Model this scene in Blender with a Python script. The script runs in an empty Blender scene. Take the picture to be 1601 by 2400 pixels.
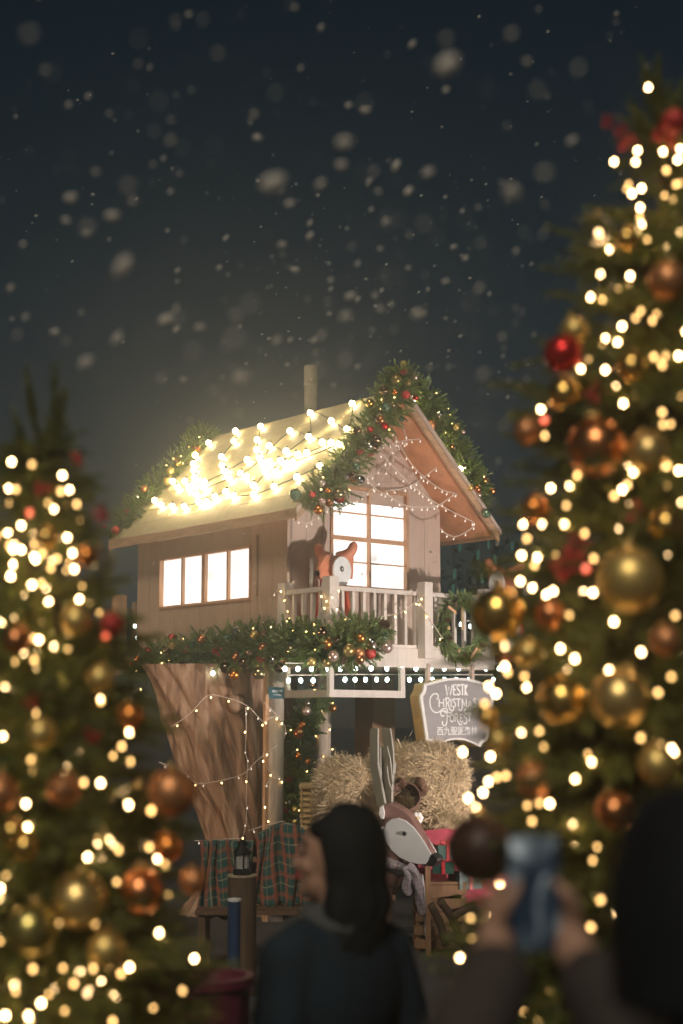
import bpy, bmesh, math, random
import numpy as np
from mathutils import Vector, Matrix, noise as mnoise

random.seed(7); rng = np.random.default_rng(7)
scene = bpy.context.scene
col = scene.collection

# ------------------------------------------------------------------ camera
FPX, CX, CY, HOR = 3550.0, 800.5, 1200.0, 1690.0       # pixels of the 1601 x 2400 photograph
TH = math.atan((HOR - CY) / FPX); CT, ST = math.cos(TH), math.sin(TH)
CAM = np.array([0.0, 0.0, 1.8])
FOCUS, APER = 13.7, 0.031
cd = bpy.data.cameras.new('camera'); camo = bpy.data.objects.new('camera', cd); col.objects.link(camo)
camo.location = CAM; camo.rotation_euler = (math.pi / 2 + TH, 0, 0)
cd.sensor_fit = 'VERTICAL'; cd.sensor_height = 36.0; cd.sensor_width = 24.0
cd.lens = FPX / 2400 * 36; cd.clip_end = 800; cd.clip_start = 0.05
cd.dof.use_dof = True; cd.dof.focus_distance = FOCUS
cd.dof.aperture_fstop = cd.lens / 1000 / APER
cd.dof.aperture_ratio = 1.12
scene.camera = camo

# ------------------------------------------------------------------ night sky, weak sun lamp standing in for the venue light, exposure
world = bpy.data.worlds.new('World'); scene.world = world; world.use_nodes = True
wn = world.node_tree; wn.nodes.clear()
SUN_EL, SUN_AZ = math.radians(42), math.radians(194)   # azimuth measured from +Y towards +X
sky = wn.nodes.new('ShaderNodeTexSky'); sky.sky_type = 'NISHITA'; sky.sun_disc = False
sky.sun_elevation = SUN_EL; sky.sun_rotation = SUN_AZ; sky.ozone_density = 4.0; sky.dust_density = 0.0
hs = wn.nodes.new('ShaderNodeHueSaturation'); hs.inputs['Saturation'].default_value = 1.15; hs.inputs['Hue'].default_value = 0.47
bg = wn.nodes.new('ShaderNodeBackground'); bg.inputs['Strength'].default_value = 0.0034
wo = wn.nodes.new('ShaderNodeOutputWorld')
wn.links.new(sky.outputs[0], hs.inputs['Color']); wn.links.new(hs.outputs[0], bg.inputs['Color'])
wn.links.new(bg.outputs[0], wo.inputs['Surface'])
sl = bpy.data.lights.new('sun', 'SUN'); sl.energy = 1.2; sl.angle = math.radians(12); sl.color = (1.0, 0.87, 0.70)
so = bpy.data.objects.new('sun', sl); col.objects.link(so)
sd = Vector((math.sin(SUN_AZ) * math.cos(SUN_EL), math.cos(SUN_AZ) * math.cos(SUN_EL), math.sin(SUN_EL)))
so.rotation_euler = sd.to_track_quat('Z', 'Y').to_euler(); so.location = sd * 30
vs = scene.view_settings; vs.view_transform = 'Standard'; vs.look = 'None'; vs.exposure = 0.3; vs.gamma = 1.0
vs.use_curve_mapping = False
cy = scene.cycles
cy.use_denoising = True; cy.max_bounces = 6; cy.diffuse_bounces = 3; cy.glossy_bounces = 3
cy.transmission_bounces = 6; cy.transparent_max_bounces = 12; cy.volume_bounces = 0
cy.sample_clamp_indirect = 4.0; cy.use_light_tree = True; cy.use_adaptive_sampling = False
cy.caustics_reflective = False; cy.caustics_refractive = False

# ------------------------------------------------------------------ geometry of the place
def ray(u, v):
    x = (u - CX) / FPX; y = (CY - v) / FPX
    return np.array([x, CT - ST * y, ST + CT * y])
def at(u, v, Y):
    d = ray(u, v); return CAM + d * (Y / d[1])
AX = np.array([.774, .633, 0.]); AX /= np.linalg.norm(AX)     # along the gable wall
BX = np.array([-AX[1], AX[0], 0.])                            # along the side wall
C0 = at(675, 1400, 14.0); C0[2] = 0
UZ = np.array([0, 0, 1.])
def H(p, q, z): return C0 + p * AX + q * BX + np.array([0, 0, z])
def hit(u, v, n, pt):
    d = ray(u, v); t = np.dot(n, pt - CAM) / np.dot(n, d); return CAM + d * t
def onq(u, v, q): return hit(u, v, BX, H(0, q, 0))
def onp(u, v, p): return hit(u, v, AX, H(p, 0, 0))

W0 = {}
def reg(o, origin): W0[o.name] = np.array(origin, float)
def props(o, label=None, cat=None, group=None, kind=None):
    if label: o['label'] = label
    if cat: o['category'] = cat
    if group: o['group'] = group
    if kind: o['kind'] = kind
    return o
def thing(name, label, cat, loc, group=None):
    o = bpy.data.objects.new(name, None); col.objects.link(o); o.location = loc
    o.empty_display_size = .05; reg(o, loc)
    return props(o, label, cat, group)
def fast_mesh(name, V, F, mi=None, smooth=False):
    me = bpy.data.meshes.new(name)
    V = np.asarray(V, dtype=np.float32)
    if isinstance(F, np.ndarray):
        k = F.shape[1]; n = F.shape[0]
        me.vertices.add(len(V)); me.vertices.foreach_set('co', V.ravel())
        me.loops.add(n * k); me.loops.foreach_set('vertex_index', F.astype(np.int32).ravel())
        me.polygons.add(n); me.polygons.foreach_set('loop_start', np.arange(0, n * k, k, dtype=np.int32))
        if mi is not None: me.polygons.foreach_set('material_index', np.asarray(mi, dtype=np.int32))
        me.update(calc_edges=True)
    else:
        me.from_pydata([tuple(v) for v in V], [], F)
        if mi is not None: me.polygons.foreach_set('material_index', np.asarray(mi, dtype=np.int32))
        me.update()
    me.polygons.foreach_set('use_smooth', np.full(len(me.polygons), bool(smooth)))
    return me
def add(name, V, F, mat, parent=None, origin=None, smooth=False, mi=None, kind=None):
    V = np.asarray(V, float)
    if origin is None:
        origin = W0[parent.name] if parent is not None else np.array([*V[:, :2].mean(0), V[:, 2].min()])
    me = fast_mesh(name, V - origin, F, mi, smooth)
    for m in (mat if isinstance(mat, (list, tuple)) else [mat]): me.materials.append(m)
    o = bpy.data.objects.new(name, me); col.objects.link(o)
    if parent is not None:
        o.parent = parent; o.location = np.asarray(origin) - W0[parent.name]
    else: o.location = origin
    reg(o, origin)
    if kind: o['kind'] = kind
    return o
def inst(name, me, pos, parent=None, rot=None, scale=1.0):
    o = bpy.data.objects.new(name, me); col.objects.link(o)
    base = W0[parent.name] if parent is not None else np.zeros(3)
    if parent is not None: o.parent = parent
    o.location = np.asarray(pos) - base
    if rot is not None: o.rotation_euler = rot
    o.scale = (scale,) * 3 if np.isscalar(scale) else scale
    reg(o, pos); return o
class MB:
    def __init__(s): s.V = []; s.F = []; s.M = []; s.cur = 0
    def raw(s, V, F):
        b = len(s.V); s.V += [np.asarray(v, float) for v in V]
        for f in F: s.F.append([b + i for i in f]); s.M.append(s.cur)
        return s
    def box8(s, c):  # 8 corners: bottom ring then top ring
        return s.raw(c, [(0, 3, 2, 1), (4, 5, 6, 7), (0, 1, 5, 4), (1, 2, 6, 5), (2, 3, 7, 6), (3, 0, 4, 7)])
    def hb(s, p0, p1, q0, q1, z0, z1):
        return s.box8([H(p0, q0, z0), H(p1, q0, z0), H(p1, q1, z0), H(p0, q1, z0), H(p0, q0, z1), H(p1, q0, z1), H(p1, q1, z1), H(p0, q1, z1)])
    def ob(s, c, ax, ay, az):
        c = np.asarray(c, float); ax, ay, az = (np.asarray(a, float) for a in (ax, ay, az))
        return s.box8([c - ax - ay - az, c + ax - ay - az, c + ax + ay - az, c - ax + ay - az, c - ax - ay + az, c + ax - ay + az, c + ax + ay + az, c - ax + ay + az])
    def prism(s, poly, off):
        n = len(poly); P = [np.asarray(a, float) for a in poly]; off = np.asarray(off, float)
        F = [list(range(n)), list(range(2 * n - 1, n - 1, -1))] + [(i, i + n, (i + 1) % n + n, (i + 1) % n) for i in range(n)]
        return s.raw(P + [a + off for a in P], F)
    def tube(s, path, r, seg=8, cap=True, squash=None):
        P = [np.asarray(a, float) for a in path]; n = len(P)
        R = [r] * n if np.isscalar(r) else list(r)
        T = []
        for i in range(n):
            t = P[min(i + 1, n - 1)] - P[max(i - 1, 0)]; T.append(t / (np.linalg.norm(t) + 1e-12))
        u = np.cross(T[0], [0, 0, 1.]);
        if np.linalg.norm(u) < 1e-3: u = np.cross(T[0], [1., 0, 0])
        V = []
        for i in range(n):
            u = u - T[i] * np.dot(u, T[i]); u = u / (np.linalg.norm(u) + 1e-12); w = np.cross(T[i], u)
            for k in range(seg):
                a = 2 * math.pi * k / seg; V.append(P[i] + R[i] * (math.cos(a) * u + math.sin(a) * w))
        F = [(i * seg + k, i * seg + (k + 1) % seg, (i + 1) * seg + (k + 1) % seg, (i + 1) * seg + k) for i in range(n - 1) for k in range(seg)]
        if cap: F += [list(range(seg))[::-1], [(n - 1) * seg + k for k in range(seg)]]
        return s.raw(V, F)
    def lathe(s, prof, c, seg=16, axis=None):
        c = np.asarray(c, float); V = []
        for (r, z) in prof:
            for k in range(seg):
                a = 2 * math.pi * k / seg; V.append(c + np.array([r * math.cos(a), r * math.sin(a), z]))
        n = len(prof)
        F = [(i * seg + k, i * seg + (k + 1) % seg, (i + 1) * seg + (k + 1) % seg, (i + 1) * seg + k) for i in range(n - 1) for k in range(seg)]
        F += [list(range(seg))[::-1], [(n - 1) * seg + k for k in range(seg)]]
        return s.raw(V, F)
    def ell(s, c, rx, ry, rz, seg=12, rings=8, R=None):
        c = np.asarray(c, float); V = []
        for i in range(rings + 1):
            t = math.pi * i / rings
            for k in range(seg):
                a = 2 * math.pi * k / seg
                v = np.array([rx * math.sin(t) * math.cos(a), ry * math.sin(t) * math.sin(a), -rz * math.cos(t)])
                V.append(c + (R @ v if R is not None else v))
        F = [(i * seg + k, i * seg + (k + 1) % seg, (i + 1) * seg + (k + 1) % seg, (i + 1) * seg + k) for i in range(rings) for k in range(seg)]
        return s.raw(V, F)
    def add(s, name, mat, parent=None, origin=None, smooth=False, kind=None):
        return add(name, np.array(s.V), s.F, mat, parent, origin, smooth, s.M, kind)
    def mesh(s, name, mat, smooth=True):
        me = fast_mesh(name, np.array(s.V), s.F, s.M, smooth)
        for m in (mat if isinstance(mat, (list, tuple)) else [mat]): me.materials.append(m)
        return me
def spline(pts, n):
    P = np.asarray(pts, float); m = len(P)
    if m < 3:
        t = np.linspace(0, 1, n)[:, None]; return P[0] * (1 - t) + P[-1] * t
    out = []
    for t in np.linspace(0, m - 1 - 1e-6, n):
        i = int(t); f = t - i
        p0, p1, p2, p3 = P[max(i - 1, 0)], P[i], P[i + 1], P[min(i + 2, m - 1)]
        out.append(.5 * ((2 * p1) + (-p0 + p2) * f + (2 * p0 - 5 * p1 + 4 * p2 - p3) * f * f + (-p0 + 3 * p1 - 3 * p2 + p3) * f ** 3))
    return np.array(out)

# ------------------------------------------------------------------ materials
MT = {}
def nodes(name):
    m = bpy.data.materials.new(name); m.use_nodes = True
    nt = m.node_tree; b = nt.nodes['Principled BSDF']; MT[name] = m; return m, nt, b
def ramp(nt, stops):
    r = nt.nodes.new('ShaderNodeValToRGB'); e = r.color_ramp.elements
    while len(e) < len(stops): e.new(.5)
    for i, (p, c) in enumerate(stops): e[i].position = p; e[i].color = (*c, 1)
    return r
def tex(nt, scale=(1, 1, 1), nscale=5., detail=4., coord='Object', dist=0.):
    tc = nt.nodes.new('ShaderNodeTexCoord'); mp = nt.nodes.new('ShaderNodeMapping'); mp.inputs['Scale'].default_value = scale
    n = nt.nodes.new('ShaderNodeTexNoise'); n.inputs['Scale'].default_value = nscale; n.inputs['Detail'].default_value = detail; n.inputs['Distortion'].default_value = dist
    nt.links.new(tc.outputs[coord], mp.inputs['Vector']); nt.links.new(mp.outputs[0], n.inputs['Vector']); return n
def bump(nt, b, n, strength=.3, dist=.01):
    bp = nt.nodes.new('ShaderNodeBump'); bp.inputs['Strength'].default_value = strength; bp.inputs['Distance'].default_value = dist
    nt.links.new(n.outputs[0], bp.inputs['Height']); nt.links.new(bp.outputs[0], b.inputs['Normal'])
def plain(name, c, rough=.6, metal=0., var=.25, nscale=9., bmp=.15, bdist=.004, coat=0., scale=(1, 1, 1), spec=.5):
    m, nt, b = nodes(name)
    n = tex(nt, scale, nscale)
    lo = tuple(x * (1 - var) for x in c); hi = tuple(min(1, x * (1 + var)) for x in c)
    r = ramp(nt, [(.3, lo), (.7, hi)]); nt.links.new(n.outputs[0], r.inputs[0]); nt.links.new(r.outputs[0], b.inputs['Base Color'])
    b.inputs['Roughness'].default_value = rough; b.inputs['Metallic'].default_value = metal; b.inputs['Specular IOR Level'].default_value = spec
    b.inputs['Coat Weight'].default_value = coat
    if bmp: bump(nt, b, n, bmp, bdist)
    return m
def wood(name, c, grain=(14, 14, 1.2), var=.3, rough=.62, plankvar=.12):
    m, nt, b = nodes(name)
    n = tex(nt, grain, 3.0, 6., dist=.6)
    lo = tuple(x * (1 - var) for x in c); hi = tuple(min(1, x * (1 + var * .7)) for x in c)
    r = ramp(nt, [(.28, lo), (.5, c), (.72, hi)]); nt.links.new(n.outputs[0], r.inputs[0])
    oi = nt.nodes.new('ShaderNodeObjectInfo'); h = nt.nodes.new('ShaderNodeHueSaturation')
    mr = nt.nodes.new('ShaderNodeMapRange'); mr.inputs['To Min'].default_value = 1 - plankvar; mr.inputs['To Max'].default_value = 1 + plankvar
    nt.links.new(oi.outputs['Random'], mr.inputs['Value']); nt.links.new(mr.outputs[0], h.inputs['Value'])
    nt.links.new(r.outputs[0], h.inputs['Color']); nt.links.new(h.outputs[0], b.inputs['Base Color'])
    b.inputs['Roughness'].default_value = rough; bump(nt, b, n, .25, .004); return m
def emit(name, c, s, base=(.8, .8, .8), sampling=None):
    m, nt, b = nodes(name)
    b.inputs['Base Color'].default_value = (*base, 1); b.inputs['Emission Color'].default_value = (*c, 1); b.inputs['Emission Strength'].default_value = s
    b.inputs['Roughness'].default_value = .25
    if sampling: m.cycles.emission_sampling = sampling
    return m
def leafmat(name, c1, c2, trans=.3, nscale=6.):
    m, nt, b = nodes(name)
    n = tex(nt, (1, 1, 1), nscale, 2.); g = nt.nodes.new('ShaderNodeNewGeometry')
    mx = nt.nodes.new('ShaderNodeMath'); mx.operation = 'ADD'; ms = nt.nodes.new('ShaderNodeMath'); ms.operation = 'MULTIPLY'; ms.inputs[1].default_value = .45
    nt.links.new(g.outputs['Random Per Island'], ms.inputs[0]); nt.links.new(n.outputs[0], mx.inputs[0]); nt.links.new(ms.outputs[0], mx.inputs[1])
    r = ramp(nt, [(.35, c1), (.95, c2)]); nt.links.new(mx.outputs[0], r.inputs[0]); nt.links.new(r.outputs[0], b.inputs['Base Color'])
    b.inputs['Roughness'].default_value = .5
    t = nt.nodes.new('ShaderNodeBsdfTranslucent'); nt.links.new(r.outputs[0], t.inputs['Color'])
    mix = nt.nodes.new('ShaderNodeMixShader'); mix.inputs[0].default_value = trans
    o = nt.nodes['Material Output']; nt.links.new(b.outputs[0], mix.inputs[1]); nt.links.new(t.outputs[0], mix.inputs[2]); nt.links.new(mix.outputs[0], o.inputs['Surface'])
    return m
def bauble_mat(name, c, rough=.12, metal=1.0, style=None, c2=None):
    m, nt, b = nodes(name)
    b.inputs['Base Color'].default_value = (*c, 1); b.inputs['Roughness'].default_value = rough; b.inputs['Metallic'].default_value = metal
    tc = nt.nodes.new('ShaderNodeTexCoord')
    if style == 'glitter':
        v = nt.nodes.new('ShaderNodeTexVoronoi'); v.inputs['Scale'].default_value = 30.; nt.links.new(tc.outputs['Generated'], v.inputs['Vector'])
        bp = nt.nodes.new('ShaderNodeBump'); bp.inputs['Strength'].default_value = .8; bp.inputs['Distance'].default_value = .05
        nt.links.new(v.outputs['Color'], bp.inputs['Height']); nt.links.new(bp.outputs[0], b.inputs['Normal']); b.inputs['Roughness'].default_value = .35
    if style in ('stripe', 'ring', 'plaid'):
        w = nt.nodes.new('ShaderNodeTexWave'); w.bands_direction = 'X' if style == 'stripe' else 'Z'; w.inputs['Scale'].default_value = 2.2 if style == 'stripe' else 3.
        w.inputs['Distortion'].default_value = 1.2 if style == 'stripe' else 0
        nt.links.new(tc.outputs['Generated'], w.inputs['Vector'])
        r = ramp(nt, [(.42, c), (.58, c2)]); nt.links.new(w.outputs[0], r.inputs[0]); nt.links.new(r.outputs[0], b.inputs['Base Color'])
    if style == 'glass':
        b.inputs['Metallic'].default_value = 0; b.inputs['Transmission Weight'].default_value = 1.0; b.inputs['IOR'].default_value = 1.12; b.inputs['Roughness'].default_value = .02
    return m

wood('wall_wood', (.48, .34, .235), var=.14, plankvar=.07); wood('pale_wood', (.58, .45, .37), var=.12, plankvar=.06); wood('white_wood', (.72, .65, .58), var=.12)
wood('roof_wood', (.62, .52, .30), grain=(3, 3, 3), var=.18); wood('eave_wood', (.50, .31, .18), grain=(2, 2, 9))
wood('soffit_wood', (.70, .33, .17), grain=(3, 3, 3), var=.2); wood('frame_wood', (.62, .36, .2)); wood('dark_wood', (.16, .09, .055)); wood('post_wood', (.55, .45, .36))
wood('log_wood', (.12, .075, .045)); wood('log_end', (.5, .4, .26), grain=(9, 9, 9)); wood('crate_wood', (.24, .13, .065))
emit('window_light', (1, .965, .92), 1.15); emit('roof_bulb_glow', (1, .80, .44), 38.0); emit('cool_bulb_glow', (.78, 1, .86), 15.0)
emit('fairy_glow', (1, .62, .20), 11.0); emit('fairy_pale', (1, .82, .66), .8); emit('tree_bulb_glow', (1, .62, .29), 32.0)  # fairy_pale puts a faint glow on unlit bulbs
emit('tree_bulb_dim', (1, .56, .18), 6.0); emit('teal_drop', (.25, .8, .6), .08, (.02, .07, .05), sampling='NONE'); emit('red_bulb', (1, .12, .05), 2.0)
nt = MT['window_light'].node_tree; b = nt.nodes['Principled BSDF']; n_ = tex(nt, (1, 1, 1), 1.3, 2.); mr = nt.nodes.new('ShaderNodeMapRange'); mr.inputs['From Min'].default_value = .3; mr.inputs['From Max'].default_value = .7
mr.inputs['To Min'].default_value = 1.0; mr.inputs['To Max'].default_value = 1.3; nt.links.new(n_.outputs[0], mr.inputs['Value']); nt.links.new(mr.outputs[0], b.inputs['Emission Strength'])
plain('black_plastic', (.015, .016, .016), .4); plain('wire_dark', (.02, .025, .018), .5); plain('wire_pale', (.80, .68, .58), .5)
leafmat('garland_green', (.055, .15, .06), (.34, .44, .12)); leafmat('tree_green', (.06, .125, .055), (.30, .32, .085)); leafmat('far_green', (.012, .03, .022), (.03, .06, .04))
leafmat('cedar_green', (.12, .25, .11), (.46, .54, .22)); plain('bark', (.09, .055, .03), .9, bmp=.6)
plain('ground_paving', (.06, .06, .06), .7, nscale=2., bmp=.3, bdist=.01)
plain('stem_brown', (.06, .045, .02), .8)
bauble_mat('gold_shiny', (.85, .55, .16), .24); bauble_mat('gold_matt', (.80, .58, .2), .42, .8); bauble_mat('gold_glitter', (.8, .6, .22), .35, style='glitter')
bauble_mat('copper_shiny', (.70, .28, .11), .28); bauble_mat('copper_matt', (.66, .30, .13), .45, .8); bauble_mat('orange_shiny', (.88, .32, .07), .25, .9)
bauble_mat('red_shiny', (.65, .03, .03), .25, .7); bauble_mat('red_matt', (.5, .04, .035), .5, .3); bauble_mat('bronze_shiny', (.25, .15, .09), .12); bauble_mat('silver_shiny', (.8, .78, .74), .08)
bauble_mat('green_glass', (.02, .10, .06), .08, .6, 'stripe', (.35, .5, .32)); bauble_mat('pink_stripe', (.75, .42, .34), .2, .7, 'stripe', (.9, .8, .7)); bauble_mat('gold_ring', (.2, .16, .08), .2, .9, 'ring', (.8, .65, .3))
bauble_mat('olive_shiny', (.55, .46, .15), .3, .9); bauble_mat('clear_glass', (.95, .92, .85), .02, 0, 'glass'); bauble_mat('plaid_bauble', (.025, .016, .013), .5, .1, 'plaid', (.06, .02, .014))
bauble_mat('amber_glass', (.92, .66, .26), .16, .9, 'glitter'); plain('cap_gold', (.7, .5, .2), .3, 1.0, bmp=0)
plain('cone_brown', (.16, .085, .05), .8); plain('berry_red', (.45, .03, .03), .35)
plain('straw', (.60, .46, .28), .8, var=.4, nscale=30.); plain('straw_core', (.36, .26, .14), .95, var=.4, nscale=20., bmp=.8, bdist=.02)
plain('wicker', (.50, .34, .15), .7); plain('wicker_dark', (.13, .07, .045), .7)
plain('sign_grey', (.33, .315, .315), .55, var=.1, nscale=3., scale=(1, 1, 8)); plain('sign_gold', (.52, .34, .12), .5); plain('white_paint', (.82, .80, .76), .5, var=.05); plain('letter_white', (.9, .9, .88), .5, var=.02, bmp=0)
plain('teal_plate', (.035, .11, .14), .4, var=.08)
plain('fox_orange', (.72, .26, .14), .5, var=.1); plain('fox_white', (.80, .82, .82), .45, var=.05); plain('fox_red', (.72, .10, .05), .5, var=.1)
plain('deer_brown', (.22, .12, .10), .35, var=.1, coat=.4); plain('deer_cheek', (.55, .55, .54), .3, var=.06, coat=.3); plain('antler_khaki', (.33, .29, .22), .6, var=.1); plain('antler_edge', (.78, .74, .66), .6, var=.05)
plain('iron_black', (.02, .022, .022), .45, .5); plain('sleigh_red', (.36, .06, .085), .35, coat=.3); plain('gift_green', (.015, .06, .045), .45); plain('ribbon_red', (.5, .04, .05), .4)
plain('bollard_blue', (.02, .05, .12), .4); plain('tub_red', (.12, .012, .03), .6)
plain('skin', (.42, .25, .175), .5, var=.08, nscale=20., bmp=.05); plain('hair_black', (.008, .010, .013), .7, nscale=60., scale=(1, 1, .1), bmp=.6, spec=.15)
plain('coat_navy', (.013, .025, .038), .9, var=.2, spec=.2); plain('collar_grey', (.07, .08, .078), .9); plain('jacket_brown', (.045, .036, .032), .85); plain('trouser_black', (.02, .022, .028), .9)
plain('phone_body', (.02, .025, .03), .3); plain('lantern_glass', (.45, .45, .42), .3); plain('snow_white', (.92, .90, .86), .7, var=.03, bmp=0); plain('flue_grey', (.26, .24, .20), .7)
plain('steel_grey', (.25, .25, .25), .4, .8)
# flakes let light through
nt = MT['snow_white'].node_tree; b = nt.nodes['Principled BSDF']; t = nt.nodes.new('ShaderNodeBsdfTranslucent'); t.inputs['Color'].default_value = (.95, .92, .86, 1)
mx = nt.nodes.new('ShaderNodeMixShader'); mx.inputs[0].default_value = .5; nt.links.new(b.outputs[0], mx.inputs[1]); nt.links.new(t.outputs[0], mx.inputs[2]); nt.links.new(mx.outputs[0], nt.nodes['Material Output'].inputs['Surface'])
def tartan(name, c0, c1, c2, scale):
    m, nt, b = nodes(name); tc = nt.nodes.new('ShaderNodeTexCoord'); sx = nt.nodes.new('ShaderNodeSeparateXYZ'); nt.links.new(tc.outputs['UV'], sx.inputs[0])
    last = None
    base = nt.nodes.new('ShaderNodeRGB'); base.outputs[0].default_value = (*c0, 1); last = base.outputs[0]
    for axis, c, ph, wdt, fac in ((0, c1, 0., .22, .75), (1, c1, .1, .22, .6), (0, c2, .5, .05, .8), (1, c2, .55, .05, .8)):
        a = nt.nodes.new('ShaderNodeMath'); a.operation = 'MULTIPLY_ADD'; a.inputs[1].default_value = scale; a.inputs[2].default_value = ph; nt.links.new(sx.outputs[axis], a.inputs[0])
        f = nt.nodes.new('ShaderNodeMath'); f.operation = 'FRACT'; nt.links.new(a.outputs[0], f.inputs[0])
        l = nt.nodes.new('ShaderNodeMath'); l.operation = 'LESS_THAN'; l.inputs[1].default_value = wdt; nt.links.new(f.outputs[0], l.inputs[0])
        ml = nt.nodes.new('ShaderNodeMath'); ml.operation = 'MULTIPLY'; ml.inputs[1].default_value = fac; nt.links.new(l.outputs[0], ml.inputs[0])
        mix = nt.nodes.new('ShaderNodeMixRGB'); mix.inputs[2].default_value = (*c, 1); nt.links.new(ml.outputs[0], mix.inputs[0]); nt.links.new(last, mix.inputs[1]); last = mix.outputs[0]
    nt.links.new(last, b.inputs['Base Color']); b.inputs['Roughness'].default_value = .95; return m
tartan('tartan_green', (.03, .10, .09), (.42, .12, .07), (.45, .40, .26), 4.5)
tartan('scarf_check', (.34, .34, .35), (.16, .015, .04), (.03, .03, .035), 9.0)

# ------------------------------------------------------------------ ground
g = MB(); g.raw([(-200, -60, 0), (200, -60, 0), (200, 400, 0), (-200, 400, 0)], [(0, 1, 2, 3)])
props(g.add('ground', MT['ground_paving'], origin=(0, 0, 0)), kind='structure')

# ------------------------------------------------------------------ the tree house
WID, LEN = 1.93, 2.64
RIDGE, EAVE, EOV, FOV, ROV = 4.95, 3.70, .28, .50, .06
SL = (RIDGE - EAVE) / (WID / 2 + EOV)
def rz(p): return EAVE + (min(p, WID - p) + EOV) * SL           # top of the roof over p
TH_ = .06                                                       # vertical thickness of the roof
house = thing('tree_house', 'small wooden tree house on posts with lit windows and bulb-strewn gable roof', 'house', H(WID / 2, LEN / 2, 0))
def part(name, mb, mat, parent=house, **k): return mb.add(name, MT[mat], parent, **k)
# side wall with planks round the window opening
sw = part('side_wall', MB().hb(.024, .05, .0, .59, 2.45, 3.72).hb(.024, .05, 2.185, LEN, 2.45, 3.72).hb(.024, .05, .59, 2.185, 2.45, 2.97).hb(.024, .05, .59, 2.185, 3.452, 3.72), 'wall_wood')
def planks(lo, hi, w, win, f):
    n = max(1, round((hi - lo) / w)); w = (hi - lo) / n
    cuts = sorted(set([lo + i * w for i in range(n + 1)] + [win[0], win[1]]))
    out = []
    for a, b in zip(cuts[:-1], cuts[1:]):
        if b - a < .012: continue
        f(a + .0015, b - .0015, a >= win[0] - 1e-6 and b <= win[1] + 1e-6)
SWN = (.59, 2.185, 2.97, 3.452)
def spl(a, b, inside):
    for (z0, z1) in ([(2.45, SWN[2]), (SWN[3], 3.72)] if inside else [(2.45, 3.72)]):
        MB().hb(0, .0235, a, b, z0, z1).add('plank', MT['wall_wood'], sw)
planks(0, LEN, .24, SWN, spl)
FWN = (.50, 1.485, 3.06, 4.05)
fw = part('front_wall', MB().hb(.05, FWN[0], .024, .05, 2.45, 3.9).hb(FWN[1], WID, .024, .05, 2.45, 3.9).hb(FWN[0], FWN[1], .024, .05, 2.45, FWN[2])
          .prism([H(.05, .024, 3.9), H(WID - .05, .024, 3.9), H(WID / 2, .024, rz(WID / 2) - .1)], BX * .026), 'pale_wood')
def fpl(a, b, inside):
    za, zb = rz(a) - TH_ - .004, rz(b) - TH_ - .004
    if inside:
        MB().hb(a, b, 0, .0235, 2.45, FWN[2]).add('plank', MT['pale_wood'], fw)
    z0 = FWN[3] if inside else 2.45
    poly = [H(a, 0, z0), H(b, 0, z0), H(b, 0, zb)] + ([H(WID / 2, 0, rz(WID / 2) - TH_)] if a < WID / 2 < b else []) + [H(a, 0, za)]
    MB().prism(poly, BX * .0235).add('plank', MT['pale_wood'], fw)
planks(0, WID, .22, FWN, fpl)
part('side_wall', MB().hb(WID - .05, WID, .05, LEN, 2.45, 3.72), 'wall_wood'); part('rear_wall', MB().prism([H(.05, LEN - .05, 2.45), H(WID - .05, LEN - .05, 2.45), H(WID - .05, LEN - .05, 3.9), H(WID / 2, LEN - .05, 4.8), H(.05, LEN - .05, 3.9)], BX * .05), 'wall_wood')
part('floor', MB().hb(.05, WID - .05, .05, LEN - .05, 2.47, 2.5), 'dark_wood')
# corner boards
part('corner_board', MB().hb(-.012, -.001, 0, .07, 2.45, 3.7), 'wall_wood')
# windows
wn_ = part('side_window', MB().hb(-.02, .06, .575, .597, 2.95, 3.47).hb(-.02, .06, 2.178, 2.2, 2.95, 3.47).hb(-.02, .06, .597, 2.178, 2.95, 2.972).hb(-.02, .06, .597, 2.178, 3.45, 3.47), 'frame_wood')
qs = [.597, .985, 1.375, 1.42, 1.79, 2.178]
for q in (.985, 1.79): MB().hb(0, .05, q - .012, q + .012, 2.972, 3.45).add('mullion', MT['frame_wood'], wn_)
MB().hb(-.005, .055, 1.37, 1.425, 2.972, 3.45).add('mullion', MT['frame_wood'], wn_)
for a, b in ((.597, .973), (.997, 1.37), (1.425, 1.778), (1.802, 2.178)): MB().hb(.035, .04, a, b, 2.972, 3.45).add('pane', MT['window_light'], wn_)
part('window_shutter_rail', MB().hb(-.03, -.001, .46, .49, 2.98, 3.56), 'wall_wood')
P0, P1, Z0, Z1 = .527, 1.46, 3.085, 4.022
fwn = part('front_window', MB().hb(P0 - .03, P0, -.02, .05, Z0 - .03, Z1 + .03).hb(P1, P1 + .03, -.02, .05, Z0 - .03, Z1 + .03).hb(P0, P1, -.02, .05, Z0 - .03, Z0).hb(P0, P1, -.02, .05, Z1, Z1 + .03), 'frame_wood')
zr = [Z0, 3.315, 3.52, 3.56, 3.79, Z1]; pm = (P0 + P1) / 2
MB().hb(pm - .014, pm + .014, -.008, .03, Z0, Z1).add('mullion', MT['frame_wood'], fwn)
for a, b in ((P0, pm - .014), (pm + .014, P1)):
    MB().hb(a, b, -.01, .03, 3.52, 3.56).add('muntin', MT['frame_wood'], fwn)
    for z in (3.315, 3.79): MB().hb(a, b, 0, .03, z - .006, z + .006).add('muntin', MT['frame_wood'], fwn)
    for z0, z1 in ((Z0, 3.309), (3.321, 3.52), (3.56, 3.784), (3.796, Z1)): MB().hb(a, b, .031, .035, z0, z1).add('pane', MT['window_light'], fwn)
part('window_post', MB().hb(.41, .47, -.03, -.001, 2.47, 4.1), 'pale_wood')
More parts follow.
